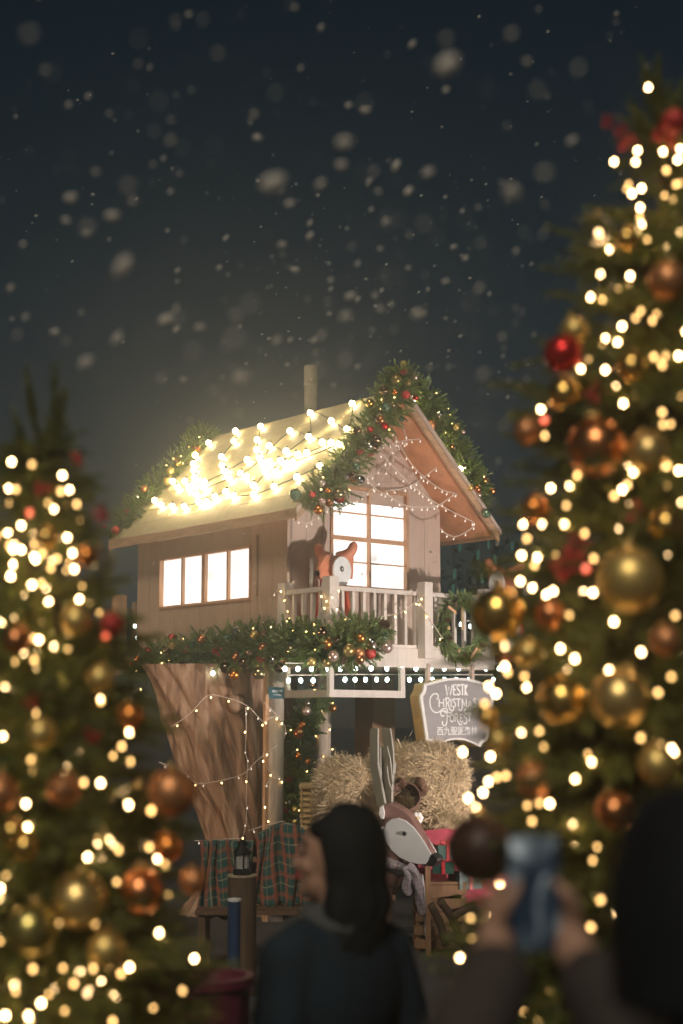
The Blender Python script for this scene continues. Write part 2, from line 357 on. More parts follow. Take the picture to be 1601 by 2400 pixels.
# roof: two slopes of boards, soffits, fascias and bargeboards
q0r, q1r = -FOV, LEN + ROV
for side in (0, 1):
    f = (lambda p: p) if side == 0 else (lambda p: WID - p)
    rs = part('roof_slope', MB().prism([H(f(-EOV), q0r, EAVE - .035), H(f(WID / 2), q0r, RIDGE - .035), H(f(WID / 2), q0r, RIDGE - .058), H(f(-EOV), q0r, EAVE - .058)], BX * (q1r - q0r)), 'soffit_wood')
    n = 8 if side == 0 else 1
    for i in range(n):                                       # long roof boards, each a touch uneven
        t0, t1 = i / n, (i + 1) / n
        pa, pb = -EOV + (WID / 2 + EOV) * t0 + (.002 if i else 0), -EOV + (WID / 2 + EOV) * t1
        dz = 0.0015 * (i % 3)
        MB().prism([H(f(pa), q0r, EAVE + (pa + EOV) * SL + dz), H(f(pb), q0r, EAVE + (pb + EOV) * SL + dz), H(f(pb), q0r, EAVE + (pb + EOV) * SL - .032), H(f(pa), q0r, EAVE + (pa + EOV) * SL - .032)], BX * (q1r - q0r)).add('roof_board', MT['roof_wood'], rs)
    part('fascia', MB().prism([H(f(-EOV - .025), q0r, EAVE - .1), H(f(-EOV - .002), q0r, EAVE - .1), H(f(-EOV - .002), q0r, EAVE + .0), H(f(-EOV - .025), q0r, EAVE - .012)], BX * (q1r - q0r)), 'eave_wood')
    for (qa, d) in ((q0r - .03, .028), (q1r + .002, .028)):
        part('bargeboard', MB().prism([H(f(-EOV - .03), qa, EAVE - .13), H(f(-EOV - .03), qa, EAVE - .005), H(f(WID / 2), qa, RIDGE + .025), H(f(WID / 2), qa, RIDGE - .10)], BX * d), 'eave_wood')
    part('bargeboard_trim', MB().prism([H(f(-EOV - .045), q0r - .05, EAVE - .06), H(f(-EOV - .045), q0r - .05, EAVE - .012), H(f(WID / 2), q0r - .05, RIDGE + .033), H(f(WID / 2), q0r - .05, RIDGE - .03)], BX * .0185), 'pale_wood')
ch = MB().lathe([(.07, 0), (.07, .74), (.078, .745), (.078, .77), (.074, .775), (.074, .95)], H(1.22, 1.22, 4.58), 20)
part('chimney_flue', ch, 'flue_grey', smooth=False)
# deck, beams, posts, railing
part('deck_floor', MB().hb(-.03, 1.98, -.66, LEN + .5, 2.41, 2.448), 'post_wood')
for i in range(7): part('joist', MB().hb(.12 + .29 * i, .16 + .29 * i, -.64, LEN + .4, 2.3, 2.408), 'post_wood')
part('deck_beam', MB().hb(-.05, 2.0, -.68, -.645, 2.29, 2.465), 'white_wood')
part('deck_beam', MB().hb(-.05, -.03, -.643, LEN + .5, 2.29, 2.445), 'wall_wood'); part('deck_beam', MB().hb(1.98, 2.0, -.643, LEN + .5, 2.29, 2.465), 'wall_wood')
def post(p, q, z0, z1, w=.1, m='white_wood'): return part('railing_post', MB().hb(p, p + w, q, q + w, z0, z1), m)
post(-.055, -.79 + .105, 2.466, 3.082, .108); post(.999, -.783, 2.375, 3.082, .1); post(-.06, -.03, 2.466, 3.065, .11); post(1.88, -.685, 2.466, 3.07, .1); post(1.88, -.02, 2.466, 3.07, .1)
for a, b in ((.056, 1.88),):
    part('handrail', MB().hb(a, b, -.665, -.60, 2.962, 3.0), 'white_wood'); part('lower_rail', MB().hb(a, b, -.665, -.60, 2.467, 2.497), 'white_wood')
part('handrail', MB().hb(-.04, .02, -.575, -.03, 2.955, 2.995), 'white_wood'); part('lower_rail', MB().hb(-.04, .02, -.575, -.03, 2.467, 2.497), 'white_wood')
part('handrail', MB().hb(1.9, 1.96, -.58, -.03, 2.955, 2.995), 'white_wood')
for i in range(14):
    p = .129 + .1258 * i
    if abs(p - 1.05) < .03 and False: continue
    part('baluster', MB().hb(p - .016, p + .016, -.648, -.616, 2.498, 2.961), 'white_wood')
for q in (-.11, -.245, -.38, -.505): part('baluster', MB().hb(-.024, .008, q - .016, q + .016, 2.498, 2.954), 'white_wood')
# rear landing at the far end
bp = at(280, 1410, 16.9)
part('railing_post', MB().ob(bp - UZ * .35, AX * .06, BX * .06, UZ * .42), 'frame_wood'); part('railing_post', MB().ob(at(314, 1470, 17.1), AX * .02, BX * .02, UZ * .28), 'frame_wood')
part('handrail', MB().ob((at(284, 1432, 16.9) + at(322, 1432, 17.2)) / 2, (at(322, 1432, 17.2) - at(284, 1432, 16.9)) / 2, np.array([.0, .03, 0]), UZ * .02), 'frame_wood')
part('rear_landing', MB().ob(at(300, 1560, 17.2), AX * .2, BX * .3, UZ * .05), 'wall_wood')
# supporting posts
def column(p, q, r, z1, m): return part('support_post', MB().lathe([(r, 0), (r, z1)], H(p, q, 0), 20), m, smooth=True)
column(.02, .22, .085, 2.29, 'post_wood'); column(1.02, .75, .075, 2.29, 'post_wood'); column(1.85, 2.4, .09, 2.29, 'dark_wood')
part('support_post', MB().hb(1.62, 1.92, .7, .98, 0, 2.29), 'crate_wood')
part('support_post', MB().hb(-.10, -.03, .20, .24, 0, 2.29), 'frame_wood')
# hanging frames below the deck corner
part('hanging_frame', MB().hb(-.05, .0, -.679, -.64, 2.01, 2.288).hb(.79, .842, -.679, -.64, 2.01, 2.288).hb(0, .79, -.679, -.64, 2.01, 2.075), 'white_wood')
part('hanging_frame', MB().hb(-.05, -.012, -.638, -.06, 2.01, 2.075).hb(-.05, -.012, -.06, -.02, 2.01, 2.288), 'post_wood')  # darker wood here paints in the shadow tone of this frame
# the flood lamps that light the place
def flood(loc, aim, power, colr, size, label):
    t = thing('floodlight', label, 'lamp', (loc[0], loc[1], 0), 'floodlights on stands')
    d = np.asarray(aim, float) - loc; d /= np.linalg.norm(d); r = np.cross(d, UZ); r /= np.linalg.norm(r); u = np.cross(r, d); L = np.asarray(loc, float)
    MB().ob(L - d * .06, r * .17, d * .05, u * .12).add('housing', MT['iron_black'], t)
    MB().ob(L - d * .003, r * .15, d * .003, u * .10).add('lens', MT['lantern_glass'], t)
    MB().tube([(L[0], L[1], .3), L - d * .06 - UZ * .125], .018).add('pole', MT['iron_black'], t)
    for k in range(3):
        a = 2.1 * k; MB().tube([(L[0], L[1], .35), (L[0] + .3 * math.cos(a), L[1] + .3 * math.sin(a), .012)], .012).add('leg', MT['iron_black'], t)
    ld = bpy.data.lights.new('flood_lamp', 'SPOT'); ld.energy = power; ld.color = colr; ld.spot_size = math.radians(size); ld.spot_blend = .5; ld.shadow_soft_size = .1
    lo = bpy.data.objects.new('lamp', ld); col.objects.link(lo); lo.parent = t
    lo.location = L + d * .03 - W0[t.name]; lo.rotation_euler = Vector(-d).to_track_quat('Z', 'Y').to_euler()
flood(np.array([4.4, 9.6, .9]), H(1.0, 0, 2.9), 1600, (1.0, .86, .79), 62, 'black floodlight on a tripod facing the gable')
flood(np.array([-5.2, 11.2, .8]), H(0, 1.3, 2.6), 290, (1.0, .66, .40), 60, 'black floodlight on a tripod facing the side wall')

# ------------------------------------------------------------------ fir sprigs
def sprig_template(n=30, L=.12, nl=.030, w=.0062, spread=.95, seed=0):
    r = np.random.default_rng(seed); V = []; F = []
    for i in range(n):
        t = (i + .5) / n; base = np.array([0, 0, t * L]); a = i * 2.4 + r.uniform(-.3, .3)
        out = np.array([math.cos(a), math.sin(a), 0]); lean = spread * (1 - .55 * t)
        d = out * math.sin(lean) + np.array([0, 0, math.cos(lean)]); l = nl * r.uniform(.75, 1.15) * (1 - .3 * t)
        s = np.cross(d, [0, 0, 1.]); s /= np.linalg.norm(s) + 1e-9
        b = len(V); V += [base - s * w / 2, base + s * w / 2, base + d * l * .6 + s * w * .6, base + d * l, base + d * l * .6 - s * w * .6]
        F += [[b, b + 1, b + 2, b + 4], [b + 4, b + 2, b + 3, b + 3]]
    V = np.array(V); q = []
    T = []
    for f in F:
        T.append([f[0], f[1], f[2]]); 
        if len(set(f)) == 4: T.append([f[0], f[2], f[3]])
    b = len(V); sw_ = .0022                                       # the woody stem, three sided
    st = [[sw_ * math.cos(k * 2.1), sw_ * math.sin(k * 2.1), z] for z in (-.02, L * .97) for k in range(3)]
    V = np.vstack([V, st]); S = []
    for k in range(3): S += [[b + k, b + (k + 1) % 3, b + 3 + (k + 1) % 3], [b + k, b + 3 + (k + 1) % 3, b + 3 + k]]
    mi = [0] * len(T) + [1] * len(S)
    return V, np.array(T + S), np.array(mi)
SPR = [sprig_template(seed=s) for s in range(3)]
BIGSPR = [sprig_template(n=26, L=.13, nl=.036, w=.0058, seed=10 + s) for s in range(3)]
FAN = [sprig_template(n=30, L=.13, nl=.042, w=.013, spread=.8, seed=20 + s) for s in range(2)]
def frames(D):
    D = D / np.linalg.norm(D, axis=1)[:, None]
    ref = np.where(np.abs(D[:, 2:3]) < .9, np.array([[0, 0, 1.]]), np.array([[1., 0, 0]]))
    U = np.cross(ref, D); U /= np.linalg.norm(U, axis=1)[:, None]; Wv = np.cross(D, U)
    a = rng.uniform(0, 6.28, len(D))[:, None]
    U2 = U * np.cos(a) + Wv * np.sin(a); W2 = np.cross(D, U2)
    return np.stack([U2, W2, D], axis=2)
def scatter(T, P, D, S):
    """copies of template T at points P, pointing along D, scaled S, in one mesh"""
    V, F, mi = T; R = frames(np.asarray(D, float)); P = np.asarray(P, float); S = np.asarray(S, float)
    X = np.einsum('nij,vj->nvi', R, V) * S[:, None, None] + P[:, None, :]
    FF = F[None] + (np.arange(len(P)) * len(V))[:, None, None]
    return X.reshape(-1, 3), FF.reshape(-1, 3), np.tile(mi, len(P))
def multi(Ts, P, D, S):
    out = []; n0 = 0; k = len(Ts)
    for i, T in enumerate(Ts):
        sl_ = slice(i, None, k)
        if len(P[sl_]) == 0: continue
        V, F, m = scatter(T, P[sl_], D[sl_], S[sl_]); out.append((V, F + n0, m)); n0 += len(V)
    return np.vstack([o[0] for o in out]), np.vstack([o[1] for o in out]), np.concatenate([o[2] for o in out])

# ------------------------------------------------------------------ ornament meshes, shared
def bauble_mesh(name, mat):
    m = MB(); m.ell((0, 0, 0), 1, 1, 1, 20, 14); m.cur = 1
    m.lathe([(.22, .95), (.22, 1.16), (.1, 1.2)], (0, 0, 0), 10); m.tube([(.1 * math.cos(a), 0, 1.27 + .1 * math.sin(a)) for a in np.linspace(-1.4, 4.5, 9)], .02, 5)
    return m.mesh(name, [MT[mat], MT['cap_gold']])
BM = {}
def bm_(mat):
    if mat not in BM: BM[mat] = bauble_mesh('bauble_' + mat, mat)
    return BM[mat]
def cone_mesh():
    m = MB()
    for i in range(9):
        z = -1 + i * .22; R = .62 * math.sin(min(1, (i + 1.2) / 7) * 2.2) + .08
        for k in range(9):
            a = 2 * math.pi * (k + .5 * (i % 2)) / 9; o = np.array([math.cos(a), math.sin(a), 0]); s = np.array([-math.sin(a), math.cos(a), 0])
            m.raw([s * .1 + [0, 0, z], -s * .1 + [0, 0, z], o * R - s * .17 + [0, 0, z + .12], o * R * 1.1 + [0, 0, z + .22], o * R + s * .17 + [0, 0, z + .12], [0, 0, z + .25]], [(0, 1, 2, 3, 4), (0, 4, 5), (5, 2, 1), (5, 3, 2), (5, 4, 3)])
    m.ell((0, 0, 0), .25, .25, 1, 6, 5)
    return m.mesh('pine_cone', MT['cone_brown'], False)
CONE = cone_mesh()
def berry_mesh():
    m = MB(); r = np.random.default_rng(3)
    for i in range(11):
        d = r.normal(size=3); d /= np.linalg.norm(d); c = d * r.uniform(.5, 1); m.ell(c, .3, .3, .3, 6, 4)
        m.cur = 1; m.tube([c * .9, (0, 0, 0)], .03, 3); m.cur = 0
    return m.mesh('berry_cluster', [MT['berry_red'], MT['stem_brown']])
BERRY = berry_mesh()
def bulb_mesh(name, glow, sock='black_plastic', drop=False, seg=10):
    m = MB()
    if drop: m.lathe([(.02, -1.2), (.45, -.85), (.62, -.3), (.5, .25), (.3, .7)], (0, 0, 0), 6)
    else: m.ell((0, 0, 0), 1, 1, 1.05, seg, 7)
    m.cur = 1; m.lathe([(.42, .7 if drop else .88), (.45, 1.55), (.25, 1.75)], (0, 0, 0), 7)
    return m.mesh(name, [MT[glow], MT[sock]])
B_ROOF = bulb_mesh('roof_bulb', 'roof_bulb_glow'); B_COOL = bulb_mesh('cool_bulb', 'cool_bulb_glow', drop=False); B_FAIRY = bulb_mesh('fairy_bulb', 'fairy_glow', 'wire_dark', True)
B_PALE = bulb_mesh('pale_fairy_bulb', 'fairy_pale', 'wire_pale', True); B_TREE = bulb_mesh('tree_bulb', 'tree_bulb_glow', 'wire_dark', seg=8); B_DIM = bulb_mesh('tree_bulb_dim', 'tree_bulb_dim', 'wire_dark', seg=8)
B_RED = bulb_mesh('red_tree_bulb', 'red_bulb', 'wire_dark', seg=8)
def rrot(s=1.): return (random.uniform(-s, s), random.uniform(-s, s), random.uniform(0, 6.28))
def wire(path, r, mat, parent): return MB().tube(path, r, 5).add('wire', MT[mat], parent, smooth=True)

# ------------------------------------------------------------------ garlands
def garland(label, pts, rad, dens, parts, droop=0., green='garland_green', bsz=(.026, .045), nb=0, palette=(), ncone=0, nberry=0, nlight=0, side=None, name='fir_garland', taper=True):
    path = spline(pts, 60); seg = np.linalg.norm(np.diff(path, axis=0), axis=1); Ltot = seg.sum()
    t = thing(name, label, 'garland', path[0], 'fir garlands on the tree house' if name == 'fir_garland' else None)
    n = int(dens * Ltot); ii = rng.integers(0, 59, n); f = rng.random(n)[:, None]
    c = path[ii] * (1 - f) + path[ii + 1] * f; tan = (path[np.minimum(ii + 1, 59)] - path[ii]); tan /= np.linalg.norm(tan, axis=1)[:, None]
    s = ii / 59; rr = rad * (np.clip(np.minimum(s, 1 - s) * 8, .45, 1) if taper else 1.0)
    rd = rng.normal(size=(n, 3)); rd -= tan * (rd * tan).sum(1)[:, None]; rd /= np.linalg.norm(rd, axis=1)[:, None]
    D = rd + tan * rng.uniform(-.7, .9, (n, 1)) + np.array([0, 0, .15])
    P = c + rd * (rng.random((n, 1)) * .45 * np.reshape(rr, (-1, 1)))
    S = np.asarray(rr) / .12 * rng.uniform(.55, 1.05, n) if True else None
    V, F, mi = multi(SPR, P, D, S)
    add('foliage', V, F, [MT[green], MT['stem_brown']], t, mi=mi)
    MB().tube(path[::3], .008, 6).add('core_rope', MT['stem_brown'], t)
    sd_ = np.asarray(side if side is not None else [0, -1., 0], float); sd_ /= np.linalg.norm(sd_)
    def spot(k=.95):
        i = random.randrange(3, 57); tg = path[i + 1] - path[i - 1]; tg /= np.linalg.norm(tg); w = np.cross(tg, sd_); w /= np.linalg.norm(w)
        a = random.uniform(-1.25, 1.25); return path[i] + (sd_ * math.cos(a) + w * math.sin(a)) * rad * k * random.uniform(.75, 1.05)
    put = []
    def free(p, d):
        return all(np.linalg.norm(p - x) > d for x in put)
    for (u, v, r, m) in parts:                              # ornaments one can pick out, by depth of the garland
        i = int(np.argmin([np.hypot(*(np.array(px(pp)) - (u, v))) for pp in path])); Y = path[i][1] - rad * 1.1
        p = at(u, v, Y); put.append(p)
        if m == 'cone': inst('pine_cone', CONE, p, t, rrot(), r)
        elif m == 'berry': inst('berry_cluster', BERRY, p, t, rrot(), r)
        else: inst('bauble', bm_(m), p, t, (random.uniform(-.5, .5), random.uniform(-.5, .5), random.uniform(0, 6)), r)
    for k in range(nb):
        for _ in range(12):
            p = spot()
            if free(p, .07): break
        put.append(p); inst('bauble', bm_(palette[k % len(palette)]), p, t, (random.uniform(-.6, .6), random.uniform(-.6, .6), random.uniform(0, 6)), random.uniform(*bsz))
    for k in range(ncone): p = spot(); put.append(p); inst('pine_cone', CONE, p, t, rrot(1.5), .035)
    for k in range(nberry): p = spot(.85); inst('berry_cluster', BERRY, p, t, rrot(), .03)
    for k in range(nlight): inst('bulb', B_FAIRY, spot(.95), t, rrot(2), .0095)
    return t
def px(p):
    d = np.asarray(p, float) - CAM; fwd = d[1] * CT + d[2] * ST; up = -d[1] * ST + d[2] * CT
    return CX + FPX * d[0] / fwd, CY - FPX * up / fwd
PAL = ['bronze_shiny', 'gold_matt', 'green_glass', 'copper_shiny', 'pink_stripe', 'gold_glitter', 'orange_shiny', 'red_shiny', 'gold_ring', 'silver_shiny']
nfr = -BX
def r2(x, y): return (650 + .3508 * x, 820 + .3508 * y)
gp = [H(-.30, -.58, 3.74), H(0.0, -.59, 3.86), H(.32, -.60, 4.24), H(.62, -.60, 4.62), H(.85, -.60, 4.92), H(1.0, -.56, 5.12)]
garland('fir garland with baubles draped down the bargeboard beside the bulb-lit roof slope', gp, .185, 420,
        [(*r2(120, 965), .052, 'green_glass'), (*r2(235, 965), .032, 'red_shiny'), (*r2(340, 940), .03, 'orange_shiny'), (*r2(300, 1010), .034, 'pink_stripe'), (*r2(410, 960), .055, 'gold_ring'), (*r2(508, 835), .036, 'bronze_shiny'),
         (*r2(555, 870), .045, 'silver_shiny'), (*r2(550, 680), .035, 'berry'), (*r2(617, 640), .038, 'silver_shiny'), (*r2(535, 540), .042, 'bronze_shiny'), (*r2(718, 510), .035, 'red_shiny'), (*r2(725, 385), .052, 'green_glass'),
         (*r2(617, 355), .04, 'gold_shiny'), (*r2(785, 280), .03, 'orange_shiny'), (*r2(860, 300), .042, 'red_matt'), (*r2(795, 200), .05, 'gold_glitter'), (*r2(715, 270), .045, 'bronze_shiny'), (*r2(620, 530), .035, 'red_shiny'), (*r2(660, 600), .05, 'bronze_shiny')],
        nb=18, palette=PAL, nberry=3, bsz=(.03, .05), nlight=14, side=nfr)
gp = [onq(*r2(x, y), -.46) for x, y in ((860, 170), (960, 270), (1055, 400), (1140, 540), (1215, 680), (1290, 830), (1350, 950), (1400, 1060))]
garland('fir garland on the outer edge of the far roof slope ending in a green bauble', gp, .14, 460,
        [(*r2(930, 250), .04, 'bronze_shiny'), (*r2(1085, 428), .038, 'silver_shiny'), (*r2(1030, 500), .048, 'copper_matt'), (*r2(1290, 920), .035, 'gold_matt'), (*r2(1340, 930), .038, 'copper_shiny'), (*r2(1350, 970), .03, 'pink_stripe'), (*r2(1398, 1095), .045, 'green_glass')],
        nb=5, palette=PAL, nberry=1, nlight=9, side=nfr + AX * .4)
def r1(x, y): return (240 + x / 3.136, 820 + y / 3.136)
gp = [H(-.32, LEN + .06, 3.72), H(0, LEN + .06, 4.06), H(.4, LEN + .06, 4.46), H(.75, LEN + .06, 4.82), H(1.0, LEN + .1, 5.04)]
garland('fir garland along the rear gable edge with a red bauble at its foot', gp, .165, 400,
        [(*r1(95, 1325), .045, 'red_matt'), (*r1(305, 1020), .04, 'copper_shiny'), (*r1(500, 890), .045, 'gold_matt'), (*r1(553, 833), .04, 'gold_shiny'), (*r1(690, 730), .05, 'copper_shiny'), (*r1(480, 960), .05, 'gold_glitter')], nb=2, palette=['bronze_shiny', 'silver_shiny'], nberry=4, nlight=10, side=np.array([-.5, -1, .3]))
def r3(x, y): return (240 + x * .3189, 1240 + y * .3189)
def r4(x, y): return (620 + x * .3699, 1260 + y * .3699)
gp = [onp(292, 1598, -.2), onp(350, 1558, -.2), onp(420, 1538, -.2), onp(540, 1520, -.2), onp(650, 1508, -.2), onp(735, 1512, -.2), onq(800, 1512, -.78), onq(850, 1498, -.78), onq(905, 1470, -.76)]
garland('long fir garland full of baubles along the deck edge under the side wall', gp, .205, 430,
        [(*r3(250, 1060), .045, 'green_glass'), (*r3(440, 1005), .045, 'gold_matt'), (*r3(430, 1095), .06, 'bronze_shiny'), (*r3(585, 1120), .048, 'green_glass'), (*r3(650, 1080), .055, 'pink_stripe'), (*r3(650, 1010), .06, 'green_glass'), (*r3(335, 1035), .04, 'gold_shiny'),
         (*r3(845, 890), .05, 'berry'), (*r3(620, 880), .04, 'berry'), (*r3(970, 1070), .05, 'orange_shiny'), (*r3(905, 1020), .055, 'bronze_shiny'), (*r3(1150, 1060), .062, 'gold_ring'), (*r3(1180, 870), .042, 'copper_shiny'), (*r3(1040, 985), .05, 'bronze_shiny'), (*r3(1165, 955), .04, 'berry'),
         (*r4(170, 715), .055, 'gold_ring'), (*r4(435, 752), .05, 'pink_stripe'), (*r4(535, 715), .053, 'gold_glitter'), (*r4(600, 730), .05, 'copper_matt'), (*r4(610, 635), .045, 'orange_shiny'), (*r4(673, 658), .04, 'silver_shiny'), (*r4(672, 735), .05, 'red_matt'), (*r4(775, 697), .055, 'pink_stripe'),
         (*r4(765, 548), .05, 'cone'), (*r4(757, 620), .045, 'green_glass'), (*r4(300, 790), .04, 'gold_matt'), (*r4(95, 825), .05, 'bronze_shiny'), (*r4(605, 770), .045, 'copper_shiny'), (*r4(500, 780), .04, 'cone')],
        nb=30, palette=PAL, ncone=3, bsz=(.032, .052), nberry=3, nlight=20, side=np.array([-.4, -1., .05]))
gp = [at(772, 1622, 14.9), at(735, 1650, 14.8), at(702, 1720, 14.75), at(700, 1800, 14.7), at(680, 1870, 14.6), at(665, 1930, 14.5)]
garland('slender fir garland hanging down between the two fairy-lit support posts', gp, .165, 380,
        [(*r4(265, 1100), .045, 'pink_stripe'), (*r4(215, 1240), .05, 'copper_shiny'), (*r4(240, 1188), .035, 'orange_shiny')], nb=9, palette=['copper_shiny', 'gold_matt', 'orange_shiny', 'silver_shiny', 'bronze_shiny'], nberry=2, nlight=6, name='hanging_garland')
# wreath on the railing
wc = onq(1080, 1472, -.72); wt = thing('wreath', 'round cedar wreath with cones and cinnamon sticks hung on the balcony railing', 'wreath', wc)
n = 420; a = rng.uniform(0, 6.28, n); b2 = rng.uniform(0, 6.28, n); R0 = .255
ring = wc + np.outer(np.cos(a), AX) * R0 + np.outer(np.sin(a), UZ) * R0
out = np.outer(np.cos(a), AX) + np.outer(np.sin(a), UZ); tg = -np.outer(np.sin(a), AX) + np.outer(np.cos(a), UZ)
D = out * np.cos(b2)[:, None] * .9 - np.outer(np.abs(np.sin(b2)), BX) * .7 + tg * .8
V, F, mi = multi(FAN, ring + D * .01, D, rng.uniform(.55, .95, n)); add('foliage', V, F, [MT['cedar_green'], MT['stem_brown']], wt, mi=mi)
MB().tube([wc + AX * R0 * math.cos(x) + UZ * R0 * math.sin(x) for x in np.linspace(0, 6.28, 33)], .03, 8).add('wire_ring', MT['stem_brown'], wt, smooth=True)
for x in (.9, 2.2, 3.6, 4.6, 5.6, 2.9): inst('pine_cone', CONE, wc + AX * R0 * math.cos(x) + UZ * R0 * math.sin(x) - BX * .09, wt, rrot(1.5), .028)
for x, s in ((2.5, .5), (5.0, -.8), (.4, .3)):
    c = wc + AX * R0 * math.cos(x) + UZ * R0 * math.sin(x) - BX * .1; d = AX * math.cos(s) - UZ * math.sin(s)
    MB().tube([c - d * .06, c + d * .06], .009, 6).tube([c - d * .055 + UZ * .015, c + d * .06 + UZ * .015], .009, 6).add('cinnamon_stick', MT['frame_wood'], wt)
for x in (3.2, 4.2, 5.3, .1): MB().ell(wc + AX * R0 * math.cos(x) + UZ * R0 * math.sin(x) - BX * .1, .02, .02, .018, 8, 6).add('walnut', MT['wicker'], wt, smooth=True)
MB().tube([wc - UZ * .02 - BX * .02, wc + UZ * .31 - BX * .02], .012, 6).add('hanging_ribbon', MT['wicker'], wt)

# ------------------------------------------------------------------ string lights on the house
def roofpt(u, v, h=.05):
    n = UZ - AX * SL; n /= np.linalg.norm(n); return hit(u, v, n, H(-EOV, 0, EAVE) + n * h)
NRF = UZ - AX * SL; NRF /= np.linalg.norm(NRF)
roof_strings = [
 ('bulb string along the lowest run above the eave', [r1(*q) for q in ((385, 1105), (432, 1140), (513, 1150), (602, 1152), (712, 1120), (768, 1118), (826, 1080), (908, 1042), (965, 1072), (1112, 1065), (1262, 1005), (1430, 935))] + [r2(285, 775)]),
 ('bulb string across the lower middle of the roof', [r1(*q) for q in ((517, 965), (555, 1012), (640, 1022), (690, 1062), (753, 1020), (935, 948), (1058, 930), (1110, 995), (1200, 900), (1275, 895), (1345, 832), (1400, 826))] + [r2(415, 630)]),
 ('bulb string climbing the rear end of the roof', [r1(*q) for q in ((607, 965), (680, 935), (690, 960), (672, 882), (670, 838), (683, 775), (780, 683))]),
 ('bulb string across the middle of the roof', [r1(*q) for q in ((655, 1000), (750, 972), (905, 895), (880, 850), (1015, 908), (1165, 812), (1225, 822), (1310, 815), (1437, 768), (1503, 757))] + [r2(360, 620)]),
 ('bulb string that dips from the ridge near the rear end', [r1(*q) for q in ((978, 597), (967, 672), (875, 785), (895, 888), (1065, 808), (1180, 830), (1225, 705), (1350, 745))] + [r2(210, 580), r2(300, 618)]),
 ('bulb string nearest the chimney flue', [r1(*q) for q in ((1163, 562), (1137, 662), (1135, 735), (1160, 790), (1380, 597), (1517, 638), (1528, 463))] + [r2(360, 475), r2(465, 530), r2(500, 358)]),
]
for lab, pts in roof_strings:
    P = [roofpt(u, v) for (u, v) in pts]
    t = thing('string_light', 'warm white globe ' + lab, 'string light', P[0], 'globe bulb strings lying on the roof')
    wp = spline([p - NRF * .02 + np.array([0, 0, .02]) for p in P], 8 * len(P)); wire(wp, .006, 'wire_dark', t)
    for p in P:
        d = Vector(random_dir := rng.normal(size=3)); d.normalize(); d = (d * .6 + Vector(NRF) * .2 + Vector((0, 0, .9))); q = d.to_track_quat('Z', 'Y').to_euler()
        inst('bulb', B_ROOF, p, t, q, .030)
# three globe bulbs on the right slope garland
P = [onq(*r2(912, 325), -.52), onq(*r2(1088, 640), -.48), onq(*r2(1222, 795), -.48)]
t = thing('string_light', 'white globe bulb string tucked in the garland on the far roof edge', 'string light', P[0], 'globe bulb strings lying on the roof')
wire(spline([p + BX * .03 for p in P], 20), .006, 'wire_dark', t)
for p in P: inst('bulb', B_ROOF, p, t, rrot(), .028)
# cool bulbs below the deck: front row and inner row
def row(lab, P, sag=.02):
    t = thing('string_light', lab, 'string light', P[0], 'cool white bulb strings under the deck')
    wire(spline([p + UZ * .05 for p in P], 6 * len(P)), .006, 'wire_pale', t)
    for p in P: inst('bulb', B_COOL, p, t, (random.uniform(-.2, .2), random.uniform(-.2, .2), 0), (.019, .019, .023))
row('cool white bulb string directly below the pale front deck beam', [onq(*r4(x, 832), -.64) for x in (130, 212, 298, 400, 480)] + [onq(*r4(x, 830), -.66) for x in (578, 676, 775, 868, 960, 1055, 1140, 1230, 1320, 1402, 1485)])
row('cool white bulb string set back in the shade under the deck', [onq(*r4(x, 905), -.1) for x in (152, 230, 308)] + [onq(*r4(x, 900), -.2) for x in (510, 574, 640, 710, 777, 918, 990, 1065, 1140, 1215, 1295, 1450)])
row('pair of cool white bulbs below the long deck garland', [onp(*r3(728, 1070), -.3), onp(*r3(812, 1060), -.3)])
row('pair of cool white bulbs showing through the wreath', [onq(1081, 1463, -.45), onq(1103, 1468, -.45)])
row('single cool white bulb beside the rear landing post', [at(316, 1467, 16.7), at(322, 1495, 16.8)])
# fairy lights on the gable
def fairy(label, strands, bulb, wmat, step, plane, size, group=None, wr=.0035):
    pts = [[plane(u, v) for (u, v) in s] for s in strands]
    t = thing('fairy_lights', label, 'fairy lights', pts[0][0], group)
    for s in pts:
        n = max(8, int(sum(np.linalg.norm(np.diff(np.array(s), axis=0), axis=1)) / .03)); pa = spline(s, n); wire(pa, wr, wmat, t)
        k = max(1, int(step / .03))
        for i in range(k // 2, n, k): inst('bulb', bulb if (bulb is B_PALE or random.random() < .6) else B_PALE, pa[i] - UZ * size * 2.0 + np.array([random.uniform(-.012, .012), 0, 0]), t, (random.uniform(-.5, .5), random.uniform(-.5, .5), 0), size)
    return t
gq = lambda u, v: onq(u, v, -.50)
S_ = [[(690, 685), (860, 870), (970, 960), (1090, 1040), (1310, 1150)], [(765, 535), (880, 740), (970, 840), (1090, 930), (1195, 960)], [(545, 800), (660, 930), (740, 970), (855, 1040), (970, 1050), (1080, 1035), (1190, 960)],
      [(380, 1075), (500, 1020), (600, 955), (700, 860), (820, 650), (860, 600), (820, 450)], [(590, 850), (650, 830), (730, 740), (790, 600), (765, 535)], [(690, 635), (770, 630), (850, 605), (955, 595)], [(720, 945), (860, 920), (960, 865), (1065, 785)],
      [(1090, 1190), (1130, 1230), (1200, 1245), (1300, 1190), (1300, 1150)], [(130, 1130), (195, 1160), (235, 1140), (290, 1090), (380, 1040)]]
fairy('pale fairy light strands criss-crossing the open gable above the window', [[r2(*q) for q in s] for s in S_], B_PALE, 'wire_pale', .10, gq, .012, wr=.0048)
S_ = [[(480, 310), (425, 370), (500, 490), (600, 530), (740, 500), (860, 475), (970, 400), (1015, 360)], [(965, 380), (1020, 470), (1070, 550), (1130, 640)]]
fairy('warm fairy lights looped along the front balcony railing', [[r4(*q) for q in s] for s in S_], B_FAIRY, 'wire_pale', .12, lambda u, v: onq(u, v, -.80), .0105)
